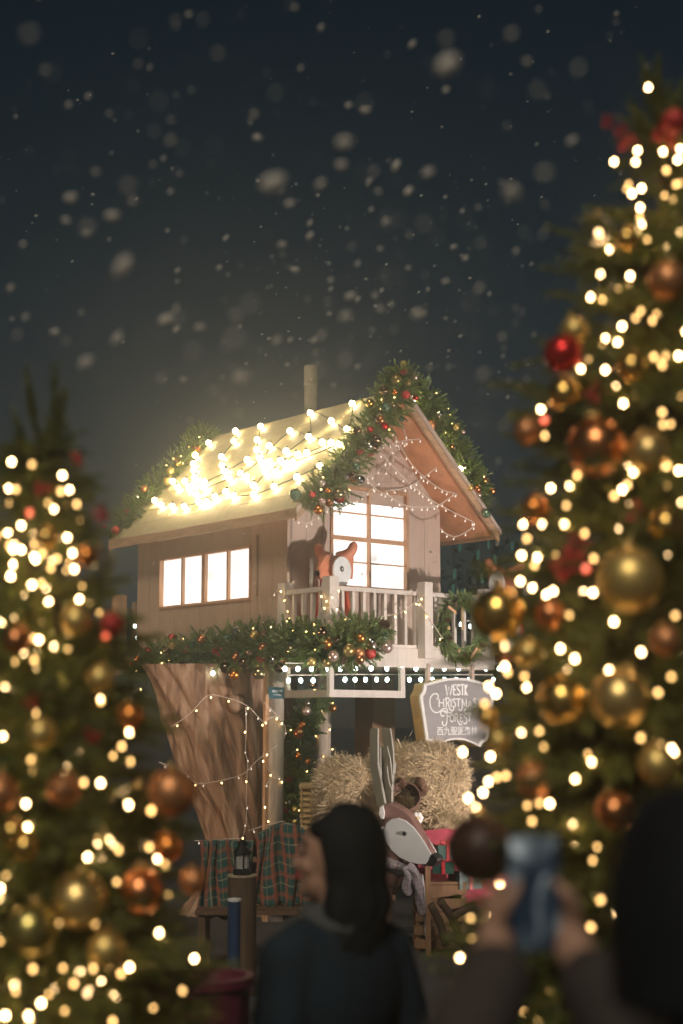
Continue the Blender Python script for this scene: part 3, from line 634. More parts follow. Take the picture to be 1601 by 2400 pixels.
S_ = [[(60, 355), (110, 325), (130, 420), (150, 510), (160, 600)], [(150, 480), (210, 560), (215, 600)], [(350, 350), (385, 380), (380, 430), (310, 545), (330, 600)]]
fairy('warm fairy lights dangling on the short side railing of the balcony', [[r4(*q) for q in s] for s in S_], B_FAIRY, 'wire_pale', .09, lambda u, v: onp(u, v, -.09), .0115)
def r5(x, y): return (300 + x * .2934, 1560 + y * .2934)
S_ = [[(345, 490), (500, 380), (640, 240), (800, 260), (950, 320), (1040, 410), (1090, 460)], [(940, 330), (945, 490), (940, 690), (955, 780), (945, 1060), (945, 1250), (915, 1370)], [(245, 770), (450, 850), (530, 930), (610, 940), (780, 910), (930, 860), (1030, 760), (1200, 630)],
      [(0, 270), (60, 200), (110, 170)], [(530, 1400), (700, 1390), (900, 1380)], [(960, 1320), (1090, 1280), (1250, 1240)]]
fairy('warm fairy lights strung across the big leaning trunk', [[r5(*q) for q in s] for s in S_], B_FAIRY, 'wire_pale', .15, lambda u, v: at(u, v, 13.95), .011)
S_ = [[(1085, 290), (1200, 410), (1255, 490), (1250, 580)], [(1085, 460), (1130, 420), (1220, 400)], [(1085, 700), (1090, 780), (1160, 870), (1235, 910)], [(1085, 980), (1140, 910), (1220, 880)], [(1085, 1070), (1100, 1180), (1180, 1300)]]
fairy('warm fairy lights wound round the thick support post by the trunk', [[r5(*q) for q in s] for s in S_], B_FAIRY, 'wire_pale', .12, lambda u, v: onq(u, v, .115), .011)
t = thing('fairy_lights', 'warm fairy lights spiralling up the slim round support post', 'fairy lights', H(1.02, .75, 0))
sp = [H(1.02, .75, 0) + np.array([.083 * math.cos(a_), .083 * math.sin(a_), .35 + 1.85 * a_ / 50]) for a_ in np.linspace(0, 50, 200)]
wire(sp, .0035, 'wire_pale', t)
for i in range(0, 200, 7): inst('bulb', B_FAIRY, sp[i] + (sp[i] - H(1.02, .75, sp[i][2])) * .12, t, rrot(1), .011)

# ------------------------------------------------------------------ the leaning trunk
rows = [(2.34, 318, 640), (2.2, 335, 632), (1.95, 365, 628), (1.7, 402, 626), (1.45, 414, 624), (1.2, 432, 624), (.95, 470, 626), (.6, 492, 628), (.25, 470, 640), (0, 420, 660)]
nz, na = 110, 180; V = []
zs = np.linspace(2.34, 0, nz); L_ = np.interp(-zs, [-r[0] for r in rows], [(r[1] - CX) / FPX * 14.6 for r in rows]); R_ = np.interp(-zs, [-r[0] for r in rows], [(r[2] - CX) / FPX * 14.6 for r in rows])
for i, z in enumerate(zs):
    c = (L_[i] + R_[i]) / 2; rx = (R_[i] - L_[i]) / 2; ry = .38
    for k in range(na):
        a = 2 * math.pi * k / na; tw = a - .55 * (2.34 - z)
        f = 1 - .045 * abs(math.sin(4.5 * tw + 1.2 * math.sin(z * 2))) ** 3 + .02 * math.sin(17 * tw + z * 2.2 + 2 * mnoise.noise(Vector((a, z * 2, 3.)))) + .04 * math.sin(5 * tw + .7)
        f += .16 * (mnoise.noise(Vector((math.cos(tw) * 2.2, math.sin(tw) * 2.2, z * 1.5))) ) + .07 * mnoise.noise(Vector((math.cos(tw) * 6, math.sin(tw) * 6, z * 2.6))) - .10 * max(0, mnoise.noise(Vector((math.cos(tw) * 12 + 5, math.sin(tw) * 12, z * 1.6))))
        V.append((c + rx * f * math.cos(a), 14.75 + ry * f * math.sin(a), z))
F = np.array([(i * na + k, i * na + (k + 1) % na, (i + 1) * na + (k + 1) % na, (i + 1) * na + k) for i in range(nz - 1) for k in range(na)])
m, nt, b = nodes('trunk_wood'); n1 = tex(nt, (1, 1, .16), 9., 10., dist=.9); r_ = ramp(nt, [(.3, (.10, .05, .03)), (.45, (.32, .18, .105)), (.58, (.42, .26, .165)), (.72, (.56, .38, .27))]); nt.links.new(n1.outputs[0], r_.inputs[0]); nt.links.new(r_.outputs[0], b.inputs['Base Color']); b.inputs['Roughness'].default_value = .7; bump(nt, b, n1, .9, .05)
trt = thing('leaning_tree', 'big leaning weathered tree trunk holding up the deck', 'tree', (-1.0, 14.75, 0)); tr = add('trunk', V, F, m, trt, smooth=True)
for (u, v, r) in ((555, 1650, .085),):
    c = at(u, v, 14.42); dd = np.array([.1, -1, 0.05])
    mb = MB(); mb.tube([c + dd * 0, c + dd * .05, c + dd * .1], [r * 1.2, r, r * .8], 14); mb.add('knot', m, tr, smooth=True)

# ------------------------------------------------------------------ hanging sign, notice
def r7(x, y): return (930 + x * .1658, 1560 + y * .1658)
QS = -.74
def sg(x, y, off=0.): return onq(*r7(x, y), QS) - BX * off
half = [(830, 175), (700, 180), (580, 205), (470, 235), (370, 260), (365, 310), (350, 370), (310, 425), (318, 520), (345, 700), (375, 900), (395, 1060), (455, 1075), (480, 1110), (505, 1150), (620, 1095), (720, 1058), (830, 1045)]
cxs = 832
outl = half + [(2 * cxs - x, y + (x < 0)) for (x, y) in half[-2:0:-1]]
signt = thing('hanging_sign', 'grey shield-shaped hanging sign with gold edge reading WESTK CHRISTMAS FOREST', 'sign', sg(830, 1150))
MB().prism([sg(x, y) for x, y in outl], BX * .12).add('board', MT['sign_gold'], signt)
cyc = 640
inn = [(cxs + (x - cxs) * .925, cyc + (y - cyc) * .93) for x, y in outl]
mb = MB(); n = len(outl)
O = [sg(x, y, .002) for x, y in outl]; I = [sg(x, y, .002) for x, y in inn]; O2 = [sg(x, y, .022) for x, y in outl]; I2 = [sg(x, y, .022) for x, y in inn]
mb.raw(O + I + O2 + I2, [f for i in range(n) for j in [(i + 1) % n] for f in ((2 * n + i, 2 * n + j, 3 * n + j, 3 * n + i), (i, j, 2 * n + j, 2 * n + i), (n + j, n + i, 3 * n + i, 3 * n + j))])
mb.add('border', MT['white_paint'], signt)
MB().prism([sg(x, y, .004) for x, y in inn], -BX * .004).add('face_panel', MT['sign_grey'], signt)
strokes = [
 [[(680, 272), (705, 420), (728, 300), (748, 420), (775, 272)], [(832, 270), (795, 270), (795, 415), (832, 412)], [(795, 340), (822, 340)], [(885, 290), (868, 268), (846, 285), (850, 325), (878, 360), (885, 395), (865, 415), (842, 400)], [(895, 270), (945, 270)], [(920, 270), (920, 420)], [(957, 268), (957, 425)], [(986, 268), (959, 345), (990, 425)]],
 [[(555, 480), (580, 440), (560, 402), (515, 400), (470, 450), (460, 530), (480, 610), (530, 660), (590, 655), (640, 615), (690, 605), (710, 640), (690, 668), (665, 655)], [(590, 470), (590, 585)], [(655, 470), (655, 585)], [(590, 525), (655, 525)], [(692, 470), (692, 585)], [(672, 480), (692, 458), (720, 458), (735, 490), (715, 525), (694, 530)], [(715, 530), (735, 600), (768, 640), (795, 618), (788, 595)], [(758, 470), (758, 585)], [(820, 485), (802, 468), (785, 492), (815, 530), (822, 565), (800, 587), (780, 570)], [(830, 470), (893, 470)], [(862, 470), (862, 580)],
  [(915, 470), (915, 600), (895, 637), (868, 615)], [(915, 470), (945, 560), (975, 470), (975, 585)], [(1000, 585), (1025, 500), (1050, 585)], [(1008, 555), (1042, 555)], [(1112, 485), (1092, 468), (1075, 492), (1105, 530), (1112, 565), (1090, 587), (1070, 570)]],
 [[(702, 655), (702, 770), (690, 830), (655, 847), (633, 815), (645, 790)], [(665, 705), (628, 712), (612, 672), (640, 642), (700, 650), (740, 672), (770, 655)], [(702, 718), (738, 714)], [(770, 690), (748, 715), (748, 770), (772, 792), (795, 768), (795, 712), (770, 690)], [(817, 690), (817, 795)], [(805, 690), (845, 686), (852, 720), (820, 745)], [(840, 745), (865, 810), (898, 838), (915, 810)], [(925, 690), (888, 690), (888, 790), (925, 790)], [(888, 738), (918, 738)], [(985, 695), (957, 686), (942, 712), (975, 748), (985, 785), (965, 822), (935, 808)], [(1018, 690), (1018, 790)], [(985, 672), (1050, 688)], [(970, 615), (945, 630), (955, 665), (1000, 672), (1030, 655)]]]
curvy = {(1, 0), (1, 5), (1, 6), (1, 8), (1, 11), (1, 15), (0, 3), (2, 0), (2, 1), (2, 3), (2, 5), (2, 6), (2, 9), (2, 12)}
for wi, word in enumerate(strokes):
    mb = MB()
    for si, s in enumerate(word):
        P = [sg(x, y, .0125) for x, y in s]
        if (wi, si) in curvy: P = list(spline(P, 5 * len(P)))
        mb.tube(P, (.0095 if wi == 0 else .0075), 6)
    pl = sg(800, 600, .0075); mb.V = [v - BX * np.dot(v - pl, BX) * .8 for v in mb.V]     # flat painted-on relief
    o = mb.add('lettering', MT['letter_white'], signt, smooth=False, kind='stuff')
def text_on(txt, org, ux, uz, nrm, h, mat, parent, wscale=1.):
    cu = bpy.data.curves.new('text', 'FONT'); cu.body = txt; cu.size = 1.0; cu.extrude = .02; cu.align_x = 'CENTER'; cu.align_y = 'CENTER'; cu.offset = .012
    o = bpy.data.objects.new('text', cu); col.objects.link(o); dg = bpy.context.evaluated_depsgraph_get(); me = bpy.data.meshes.new_from_object(o.evaluated_get(dg)); bpy.data.objects.remove(o)
    co = np.empty(len(me.vertices) * 3); me.vertices.foreach_get('co', co); co = co.reshape(-1, 3)
    if len(co) == 0: return
    Wd = np.asarray(org) + np.outer(co[:, 0] * h * wscale, ux) + np.outer(co[:, 1] * h, uz) + np.outer(co[:, 2] * h * .5, nrm)
    me.vertices.foreach_set('co', (Wd - W0[parent.name]).ravel().astype(np.float32)); me.update(); me.materials.clear(); me.materials.append(mat); me.name = 'lettering'
    q = bpy.data.objects.new('lettering', me); col.objects.link(q); q.parent = parent; q['kind'] = 'stuff'; reg(q, W0[parent.name])
text_on('西九聖誕森林', sg(845, 932, .012), AX, UZ, -BX, .086, MT['letter_white'], signt, 1.02)
for x in (440, 1060): MB().ob(onq(*r7(x, 130), QS + .06), AX * .018, BX * .02, UZ * .10).add('strut', MT['pale_wood'], signt)
nc = at(650, 1624, 13.95); nt_ = thing('notice_plate', 'small teal notice plate with white writing on the thick support post', 'notice', nc)
nx = np.array([.985, .17, 0]); nn = np.array([.17, -.985, 0])
MB().ob(nc, nx * .079, nn * .004, UZ * .052).add('plate', MT['teal_plate'], nt_)
text_on('請勿攀爬', nc + nn * .005 + UZ * .014, nx, UZ, nn, .024, MT['letter_white'], nt_); text_on('No Climbing', nc + nn * .005 - UZ * .018, nx, UZ, nn, .014, MT['letter_white'], nt_)

# ------------------------------------------------------------------ figures on the balcony
def fox(c, fdir, label):
    c = np.asarray(c, float); f = np.array([*fdir, 0.]); f /= np.linalg.norm(f); s = np.array([-f[1], f[0], 0])          # s: the animal's left
    c = c - UZ * .05
    t = thing('fox_figure', label, 'figure', c, 'painted wooden foxes on the balcony')
    def L(x, y, z): return c + (f * x + s * y + UZ * z) * 1.13
    hd = MB().raw([L(-.13, .15, .62), L(-.13, -.15, .62), L(.22, 0, .60), L(-.13, .16, .80), L(-.13, -.16, .80), L(.12, .03, .80), L(.12, -.03, .80), L(.24, 0, .655)],
                  [(0, 2, 1), (3, 4, 6, 5), (0, 1, 4, 3), (0, 3, 5, 7, 2), (1, 2, 7, 6, 4), (5, 6, 7)]).add('head', MT['fox_orange'], t)
    for k in (1, -1):
        pa = spline([L(-.08, .03 * k, .79), L(-.10, .10 * k, .81), L(-.12, .145 * k, .855), L(-.13, .165 * k, .925)], 10)
        MB().tube(pa, [.055, .06, .06, .058, .055, .05, .047, .045, .038, .015], 12).add('ear', MT['fox_orange'], t, smooth=True)
        n = (s * k * .86 + f * .5); n /= np.linalg.norm(n); e = np.cross(UZ, n); ctr = L(.05, .125 * k, .675) + n * .004
        el = [ctr + e * .10 * math.cos(a_) + UZ * .125 * math.sin(a_) * (1 if math.sin(a_) > 0 else 1.15) for a_ in np.linspace(0, 6.28, 29)[:-1]]
        ck = MB().prism(el, n * .022).add('cheek', MT['fox_white'], t)
        ec = ctr + n * .023 + UZ * .01 + f * .01
        MB().prism([ec + e * .018 * math.cos(a_) + UZ * .026 * math.sin(a_) for a_ in np.linspace(0, 6.28, 17)[:-1]], n * .005).add('eye', MT['iron_black'], ck)
        MB().prism([ec + n * .0055 + e * .007 * math.cos(a_) + UZ * .012 * math.sin(a_) for a_ in np.linspace(0, 6.28, 13)[:-1]], n * .003).add('pupil', MT['fox_white'], ck)
    MB().ell(L(.245, 0, .64), .03, .03, .025, 10, 8).add('nose', MT['iron_black'], t, smooth=True)
    MB().raw([L(-.16, .19, 0), L(-.16, -.19, 0), L(.13, -.12, 0), L(.13, .12, 0), L(-.1, .10, .62), L(-.1, -.10, .62), L(.06, -.05, .62), L(.06, .05, .62)], [(0, 3, 2, 1), (4, 5, 6, 7), (0, 1, 5, 4), (1, 2, 6, 5), (2, 3, 7, 6), (3, 0, 4, 7)]).add('body', MT['fox_red'], t)
    MB().raw([L(.133, -.07, .05), L(.133, .07, .05), L(.066, .035, .58), L(.066, -.035, .58), L(.143, -.07, .05), L(.143, .07, .05), L(.076, .035, .58), L(.076, -.035, .58)], [(4, 5, 6, 7), (0, 1, 5, 4), (1, 2, 6, 5), (2, 3, 7, 6), (3, 0, 4, 7)]).add('belly', MT['fox_white'], t)
    MB().tube(spline([L(-.12, 0, .1), L(-.25, .02, .16), L(-.32, .02, .32), L(-.30, 0, .45)], 10), [.05, .06, .07, .08, .085, .085, .075, .06, .04, .015], 10).add('tail', MT['fox_orange'], t, smooth=True)
    return t
fc = onq(772, 1450, -.33); fc[2] = 2.45
fox(fc, (-.42, -.91), 'orange and white wooden fox figure peering over the balcony corner post')
fc2 = onq(1196, 1450, -.40); fc2[2] = 2.45
fox(fc2, (.2, -.98), 'wooden fox figure behind the wreath with one ear tip showing')

# ------------------------------------------------------------------ reindeer
YD = 12.2
def r6(x, y): return (640 + x * .3061, 1640 + y * .3061)
ex = np.array([.95, -.31, 0]); ey = np.array([-.31, -.95, 0]); D0 = at(*r6(1000, 1050), YD)
def dp(x, y, o=0.): k = .3061 * YD / FPX; return D0 + ex * (x - 1000) * k * 1.04 + UZ * (1050 - y) * k + ey * o
deer = thing('reindeer', 'brown wooden reindeer with tall antlers and checked scarf beside the hay', 'figure', (D0[0] - .3, D0[1] + .1, 0))
hp = [(885, 800), (925, 797), (960, 810), (1010, 838), (1060, 880), (1100, 930), (1140, 1000), (1185, 1085), (1225, 1160), (1262, 1192), (1268, 1205), (1222, 1255), (1170, 1252), (1080, 1235), (1010, 1215), (950, 1188), (905, 1140), (875, 1080), (850, 980), (845, 880), (860, 825)]
o = MB().prism([dp(x, y, .07) for x, y in hp], -ey * .14).add('head', MT['deer_brown'], deer); bv = o.modifiers.new('bevel', 'BEVEL'); bv.width = .02; bv.segments = 3
ck = [(875, 1000), (895, 945), (935, 912), (985, 905), (1040, 925), (1095, 968), (1145, 1030), (1190, 1100), (1228, 1165), (1215, 1200), (1185, 1238), (1130, 1240), (1060, 1225), (990, 1195), (930, 1145), (890, 1085)]
for sgn in (1, -1):
    o = MB().prism([dp(x, y, .072 * sgn) for x, y in ck], ey * .022 * sgn).add('cheek', MT['deer_cheek'], deer); bv = o.modifiers.new('bevel', 'BEVEL'); bv.width = .006; bv.segments = 2
    MB().ell(dp(1033, 1018, .1 * sgn), .017, .012, .017, 10, 8).add('eye', MT['iron_black'], o, smooth=True)
MB().prism([dp(x, y, .095) for x, y in ((1205, 1250), (1213, 1190), (1232, 1165), (1270, 1195), (1272, 1215), (1245, 1252))], -ey * .19).add('nose', MT['iron_black'], deer)
for sgn in (1, -1):
    MB().prism([dp(x, y, .08 * sgn) for x, y in ((850, 830), (870, 815), (882, 870), (875, 915), (858, 915), (842, 880))], ey * .02 * sgn).add('ear', MT['white_paint'], deer)
    MB().prism([dp(x, y, .08 * sgn) for x, y in ((835, 1005), (870, 968), (876, 982), (845, 1015))], ey * .015 * sgn).add('ear_tip', MT['white_paint'], deer)
def antler(base, tip, prongs, w, dep, name='antler'):
    """a forked board: painted edge towards the viewer, broad khaki side"""
    back = -ex * dep * .96 - ey * dep * .25
    m = MB()
    def limb(pts, w0, w1):
        pts = spline([np.array([*p_, 0.]) for p_ in pts], 10)[:, :2]; Lp = []; Rp = []
        for i, p_ in enumerate(pts):
            ww = w0 + (w1 - w0) * i / 9; Lp.append((p_[0] - ww, p_[1])); Rp.append((p_[0] + ww, p_[1]))
        poly = Lp + Rp[::-1]
        m.cur = 0; m.prism([dp(x, y, base) for x, y in poly], back); m.cur = 1
        m.raw([dp(x, y, base + .003) for x, y in poly], [[i, i + 1, 18 - i, 19 - i] for i in range(9)])
    for pr in prongs: limb(*pr)
    return m.add(name, [MT['antler_khaki'], MT['antler_edge']], deer)
antler(.05, None, [([(885, 830), (868, 740), (845, 620), (828, 500), (826, 380), (826, 243)], 8, 5), ([(858, 690), (838, 600), (820, 500)], 5, 3), ([(850, 640), (846, 520), (845, 385)], 4, 3)], 0, .075)
antler(-.05, None, [([(903, 800), (906, 690), (918, 560), (915, 420), (905, 330), (893, 243)], 7, 4), ([(908, 660), (900, 560), (890, 470), (868, 382)], 5, 3), ([(906, 720), (880, 640), (866, 530)], 4, 3), ([(916, 600), (928, 560), (930, 500)], 4, 3)], 0, .085)
# neck, body, legs
def dl(x, y, z): return np.array([D0[0] + x, D0[1] + y, z])
MB().tube([dl(-.08, .02, .93), dl(-.07, .03, .78), dl(-.07, .04, .64), dl(-.16, .06, .52)], [.06, .08, .09, .13], 12).add('neck', MT['deer_brown'], deer, smooth=True)
MB().tube([dl(-.08, .03, .5), dl(-.14, .04, .52), dl(-.35, .1, .54), dl(-.62, .18, .55), dl(-.72, .2, .53)], [.03, .15, .17, .16, .03], 14).add('body', MT['deer_brown'], deer, smooth=True)
for (x, y) in ((-.14, -.05), (-.14, .14), (-.6, .06), (-.6, .28)): MB().tube([dl(x, y, .5), dl(x + .01, y, .25), dl(x, y, 0)], [.05, .032, .026], 8).add('leg', MT['deer_brown'], deer, smooth=True)
MB().prism([at(*r6(x, y), YD - .03) for x, y in ((1120, 1330), (1150, 1340), (1195, 1700), (1205, 1960), (1180, 1960), (1150, 1640))], np.array([0, .04, 0])).add('leg_board', MT['deer_cheek'], deer)
scarf = thing('knitted_scarf', 'grey and maroon checked scarf tied round the reindeer neck', 'scarf', dl(-.1, -.02, .8))
def cloth(name, grid, mat, parent, vs_=1.0, us=1.0, th=.008):
    G = np.array(grid); r_, c_ = G.shape[:2]; V = G.reshape(-1, 3)
    F = np.array([(i * c_ + j, i * c_ + j + 1, (i + 1) * c_ + j + 1, (i + 1) * c_ + j) for i in range(r_ - 1) for j in range(c_ - 1)])
    o = add(name, V, F, MT[mat], parent, smooth=True); uv = o.data.uv_layers.new(name='UVMap')
    li = np.empty(len(o.data.loops), np.int32); o.data.loops.foreach_get('vertex_index', li)
    U = np.stack([(li % c_) / (c_ - 1) * us, (li // c_) / (r_ - 1) * vs_], 1).astype(np.float32); uv.data.foreach_set('uv', U.ravel())
    sm = o.modifiers.new('thickness', 'SOLIDIFY'); sm.thickness = th
    return o
def scarf_band(path, r, n=30, us=.4, vs_=1.2):
    P = spline(path, n); G = []
    for i in range(n):
        t_ = P[min(i + 1, n - 1)] - P[max(i - 1, 0)]; t_ /= np.linalg.norm(t_); u_ = np.cross(t_, [0, 1., 0]); u_ /= np.linalg.norm(u_) + 1e-9; w_ = np.cross(t_, u_)
        G.append([P[i] + r * (1 + .25 * math.sin(3 * a_ + i * .5)) * (u_ * math.cos(a_) + w_ * math.sin(a_)) for a_ in np.linspace(0, 6.28, 13)])
    return G
cloth('wrap', scarf_band([dl(-.05 + .105 * math.cos(a_), .03 + .105 * math.sin(a_), .665 - .03 * math.cos(a_)) for a_ in np.linspace(.2, 6.6, 9)], .045), 'scarf_check', scarf, 1.6)
cloth('tail', scarf_band([at(*r6(1030, 1270), YD - .12), at(*r6(1085, 1330), YD - .14), at(*r6(1110, 1420), YD - .14), at(*r6(1130, 1540), YD - .12), at(*r6(1150, 1640), YD - .1)], .034), 'scarf_check', scarf, 1.4)
cloth('tail', scarf_band([at(*r6(1010, 1280), YD - .13), at(*r6(1035, 1360), YD - .15), at(*r6(1020, 1440), YD - .15), at(*r6(1040, 1490), YD - .14)], .034, 20), 'scarf_check', scarf, .8)

# ------------------------------------------------------------------ hay, baskets, sleigh, gifts
def hay(label, c, rx, ry, rz_, n, lump=.12):
    t = thing('hay_bale', label, 'hay bale', (c[0], c[1], c[2] - rz_), 'hay bales by the reindeer')
    na, nb = 40, 26; V = []; sd = c[0] * 7
    def surf(a, b):
        x, y, z = math.cos(b) * math.cos(a), math.cos(b) * math.sin(a), math.sin(b)
        pw = lambda v: math.copysign(abs(v) ** .62, v)
        f = 1 + lump * mnoise.noise(Vector((x * 2.2 + sd, y * 2.2, z * 2.2))) + .05 * mnoise.noise(Vector((x * 7 + sd, y * 7, z * 7)))
        return np.array([c[0] + rx * pw(x) * f, c[1] + ry * pw(y) * f, c[2] + rz_ * pw(z) * f])
    for j in range(nb + 1):
        for i in range(na): V.append(surf(2 * math.pi * i / na, -math.pi / 2 + math.pi * j / nb))
    F = np.array([(j * na + i, j * na + (i + 1) % na, (j + 1) * na + (i + 1) % na, (j + 1) * na + i) for j in range(nb) for i in range(na)])
    add('core', V, F, MT['straw_core'], t, smooth=True)
    SV = []; SF = []
    for k in range(n):
        a = random.uniform(3.0, 6.5) if random.random() < .8 else random.uniform(0, 6.28); b = math.asin(random.uniform(-.8, 1)); p = surf(a, b); nrm = p - np.array(c); nrm /= np.linalg.norm(nrm)
        d = rng.normal(size=3); d[2] = d[2] * .6 - .2; d -= nrm * np.dot(d, nrm) * .75; d /= np.linalg.norm(d); l = random.uniform(.05, .13); s_ = np.cross(d, nrm); s_ /= np.linalg.norm(s_) + 1e-9; w = random.uniform(.0013, .0030)
        p = p + nrm * random.uniform(-.004, .022); bnd = nrm * random.uniform(-.01, .035); i0 = len(SV)
        SV += [p - d * l - s_ * w, p - d * l + s_ * w, p + nrm * .004 + s_ * w, p + nrm * .004 - s_ * w, p + d * l + bnd + s_ * w * .5, p + d * l + bnd - s_ * w * .5]; SF += [(i0, i0 + 1, i0 + 2, i0 + 3), (i0 + 3, i0 + 2, i0 + 4, i0 + 5)]
    add('straw', SV, np.array(SF), MT['straw'], t, kind='stuff')
    return t
hay('large rounded hay bale with pine cones beside the reindeer antlers', at(975, 1856, 13.3), .40, .38, .385, 15000)
hay('smaller hay bale heaped next to the wicker chest', at(812, 1865, 13.25), .22, .28, .29, 8000)
for nm, c, hgt in (('support_block', at(968, 1960, 13.3), .5), ('support_block', at(812, 1980, 13.25), .5)): pass
wc_ = at(742, 1900, 13.35)
wk = thing('wicker_chest', 'tan wicker chest between the slim post and the hay', 'chest', (wc_[0], wc_[1], 0))
zt = at(742, 1842, 13.35)[2]
MB().ob((wc_[0], wc_[1], (zt - .02) / 2), (.125, 0, 0), (0, .17, 0), (0, 0, (zt - .02) / 2)).add('body', MT['wicker'], wk)
for i in range(26):
    z = .03 + i * (zt - .05) / 25
    ringp = [(wc_[0] + x, wc_[1] + y, z + .008 * ((k + i) % 2)) for k, (x, y) in enumerate([(-.13, -.17), (-.065, -.178), (0, -.175), (.065, -.178), (.13, -.17), (.135, 0), (.13, .17), (0, .178), (-.13, .17), (-.136, 0), (-.13, -.17)])]
    MB().tube(ringp, .013, 6).add('woven_strand', MT['wicker'], wk, smooth=True)
for x in (-.125, -.04, .04, .125): MB().tube([(wc_[0] + x, wc_[1] - .186, .02), (wc_[0] + x, wc_[1] - .186, zt - .02)], .009, 6).add('stake', MT['wicker'], wk)
o = MB().ob((wc_[0], wc_[1], zt), (.15, 0, 0), (0, .2, 0), (0, 0, .022)).add('lid', MT['wicker'], wk); bv = o.modifiers.new('bevel', 'BEVEL'); bv.width = .015; bv.segments = 3
bc = at(*r6(1005, 780), 12.85)
bk = thing('wicker_basket', 'dark brown wicker basket tipped against the large hay bale', 'basket', bc - UZ * .12)
tilt = np.array(Matrix.Rotation(math.radians(62), 3, 'X'))
for i in range(13):
    z = -.09 + i * .016; r_ = .075 + .05 * math.sin(min(1, i / 9) * 1.57)
    MB().tube([bc + tilt @ np.array([r_ * math.cos(a_) * (1 + .03 * ((k + i) % 2)), r_ * math.sin(a_) * (1 + .03 * ((k + i) % 2)), z]) for k, a_ in enumerate(np.linspace(0, 6.2832, 25))], .0095, 5).add('woven_strand', MT['wicker_dark'], bk, smooth=True)
for k in range(14):
    a_ = k * 6.283 / 14; MB().tube([bc + tilt @ np.array([r_ * math.cos(a_), r_ * math.sin(a_), z]) for r_, z in ((.075, -.09), (.115, -.01), (.125, .11))], .006, 5).add('stake', MT['wicker_dark'], bk)
MB().lathe([(.0, -.004), (.075, 0), (.0, .004)], (0, 0, 0), 14)
MB().tube([bc + tilt @ np.array([.0, 0, -.095]), bc + tilt @ np.array([0, 0, -.085])], .078, 14).add('base', MT['wicker_dark'], bk)
for i, (x, y, s_, lb) in enumerate(((985, 632, .048, 'pine cone on the hay close to the antlers'), (1130, 640, .062, 'upper of two large pine cones on the hay'), (1140, 705, .058, 'lower of two large pine cones on the hay'))):
    o = inst('pine_cone', CONE, at(*r6(x, y), 12.83), None, rrot(1.2), s_); props(o, lb, 'pine cone', 'pine cones on the hay')
fl = at(*r6(1105, 905), 12.8); ft = thing('white_flower', 'small white fabric flower pinned on the hay above the reindeer nose', 'flower', fl)
for k in range(6):
    a_ = k * 1.047; d = np.array([math.cos(a_), -.3, math.sin(a_)]); MB().ell(fl + d * .028, .024, .01, .024, 8, 6).add('petal', MT['white_paint'], ft, smooth=True)
MB().ell(fl + np.array([0, -.012, 0]), .012, .012, .012, 8, 6).add('centre', MT['gold_matt'], ft, smooth=True)
# sleigh
sx = at(1075, 1960, 12.75); st = thing('sleigh', 'dark red wooden sleigh holding hay and gifts', 'sleigh', (sx[0], sx[1], 0)); zt = at(1040, 1946, 12.75)[2]
prof = [(-.32, .30), (-.34, .62), (-.30, zt), (-.1, zt + .02), (.15, zt - .03), (.4, zt - .12), (.62, zt - .05), (.78, zt + .10), (.84, zt + .05), (.78, .45), (.6, .30)]
for yy in (-.06, .62): MB().prism([(sx[0] + x, sx[1] + yy, z) for x, z in prof], (0, .03, 0)).add('side_panel', MT['sleigh_red'], st)
MB().ob((sx[0] + .16, sx[1] + .29, .32), (.46, 0, 0), (0, .315, 0), (0, 0, .015)).add('floor_board', MT['sleigh_red'], st); MB().ob((sx[0] - .3, sx[1] + .29, .57), (.012, 0, 0), (0, .315, 0), (0, 0, .25)).add('back_panel', MT['sleigh_red'], st)
for yy in (.0, .6):
    MB().tube(spline([(sx[0] - .5, sx[1] + yy, .03), (sx[0] + .2, sx[1] + yy, .03), (sx[0] + .75, sx[1] + yy, .05), (sx[0] + 1.0, sx[1] + yy, .2), (sx[0] + .95, sx[1] + yy, .36)], 24), .022, 8).add('runner', MT['iron_black'], st, smooth=True)
    for x in (-.2, .5): MB().tube([(sx[0] + x, sx[1] + yy, .03), (sx[0] + x, sx[1] + yy, .31)], .016, 8).add('strut', MT['iron_black'], st)
def gift(u, v, Y, w, h, label, rot=.2, standz=None):
    c = at(u, v, Y); t = thing('gift_box', label, 'gift box', c - UZ * h / 2, 'wrapped gifts by the sleigh'); X = np.array([math.cos(rot), math.sin(rot), 0]) * w / 2; Yv = np.array([-math.sin(rot), math.cos(rot), 0]) * w / 2
    MB().ob(c - UZ * .01, X, Yv, UZ * (h / 2 - .01)).add('box', MT['gift_green'], t); MB().ob(c + UZ * (h / 2 - .012), X * 1.05, Yv * 1.05, UZ * .012).add('lid', MT['gift_green'], t)
    MB().ob(c, X * .16, Yv * 1.07, UZ * (h / 2 + .003)).add('ribbon', MT['ribbon_red'], t); MB().ob(c, X * 1.07, Yv * .16, UZ * (h / 2 + .004)).add('ribbon', MT['ribbon_red'], t)
    for k in (1, -1): MB().tube(spline([c + UZ * (h / 2), c + X * .3 * k + UZ * (h / 2 + .035), c + X * .45 * k + UZ * (h / 2 + .02), c + UZ * (h / 2)], 12), .008, 6).add('bow_loop', MT['ribbon_red'], t, smooth=True)
gift(1044, 1996, 12.3, .16, .11, 'dark green gift box with red ribbon near the reindeer nose'); gift(1040, 2032, 12.35, .17, .09, 'lower dark green gift box under the other one', -.1); gift(1090, 2060, 12.4, .2, .14, 'green gift box on the wooden crate', .4)
cr = at(1030, 2110, 12.45); ct = thing('wooden_crate', 'open wooden crate standing under the gifts', 'crate', (cr[0], cr[1], 0)); topz = at(1040, 2068, 12.45)[2]
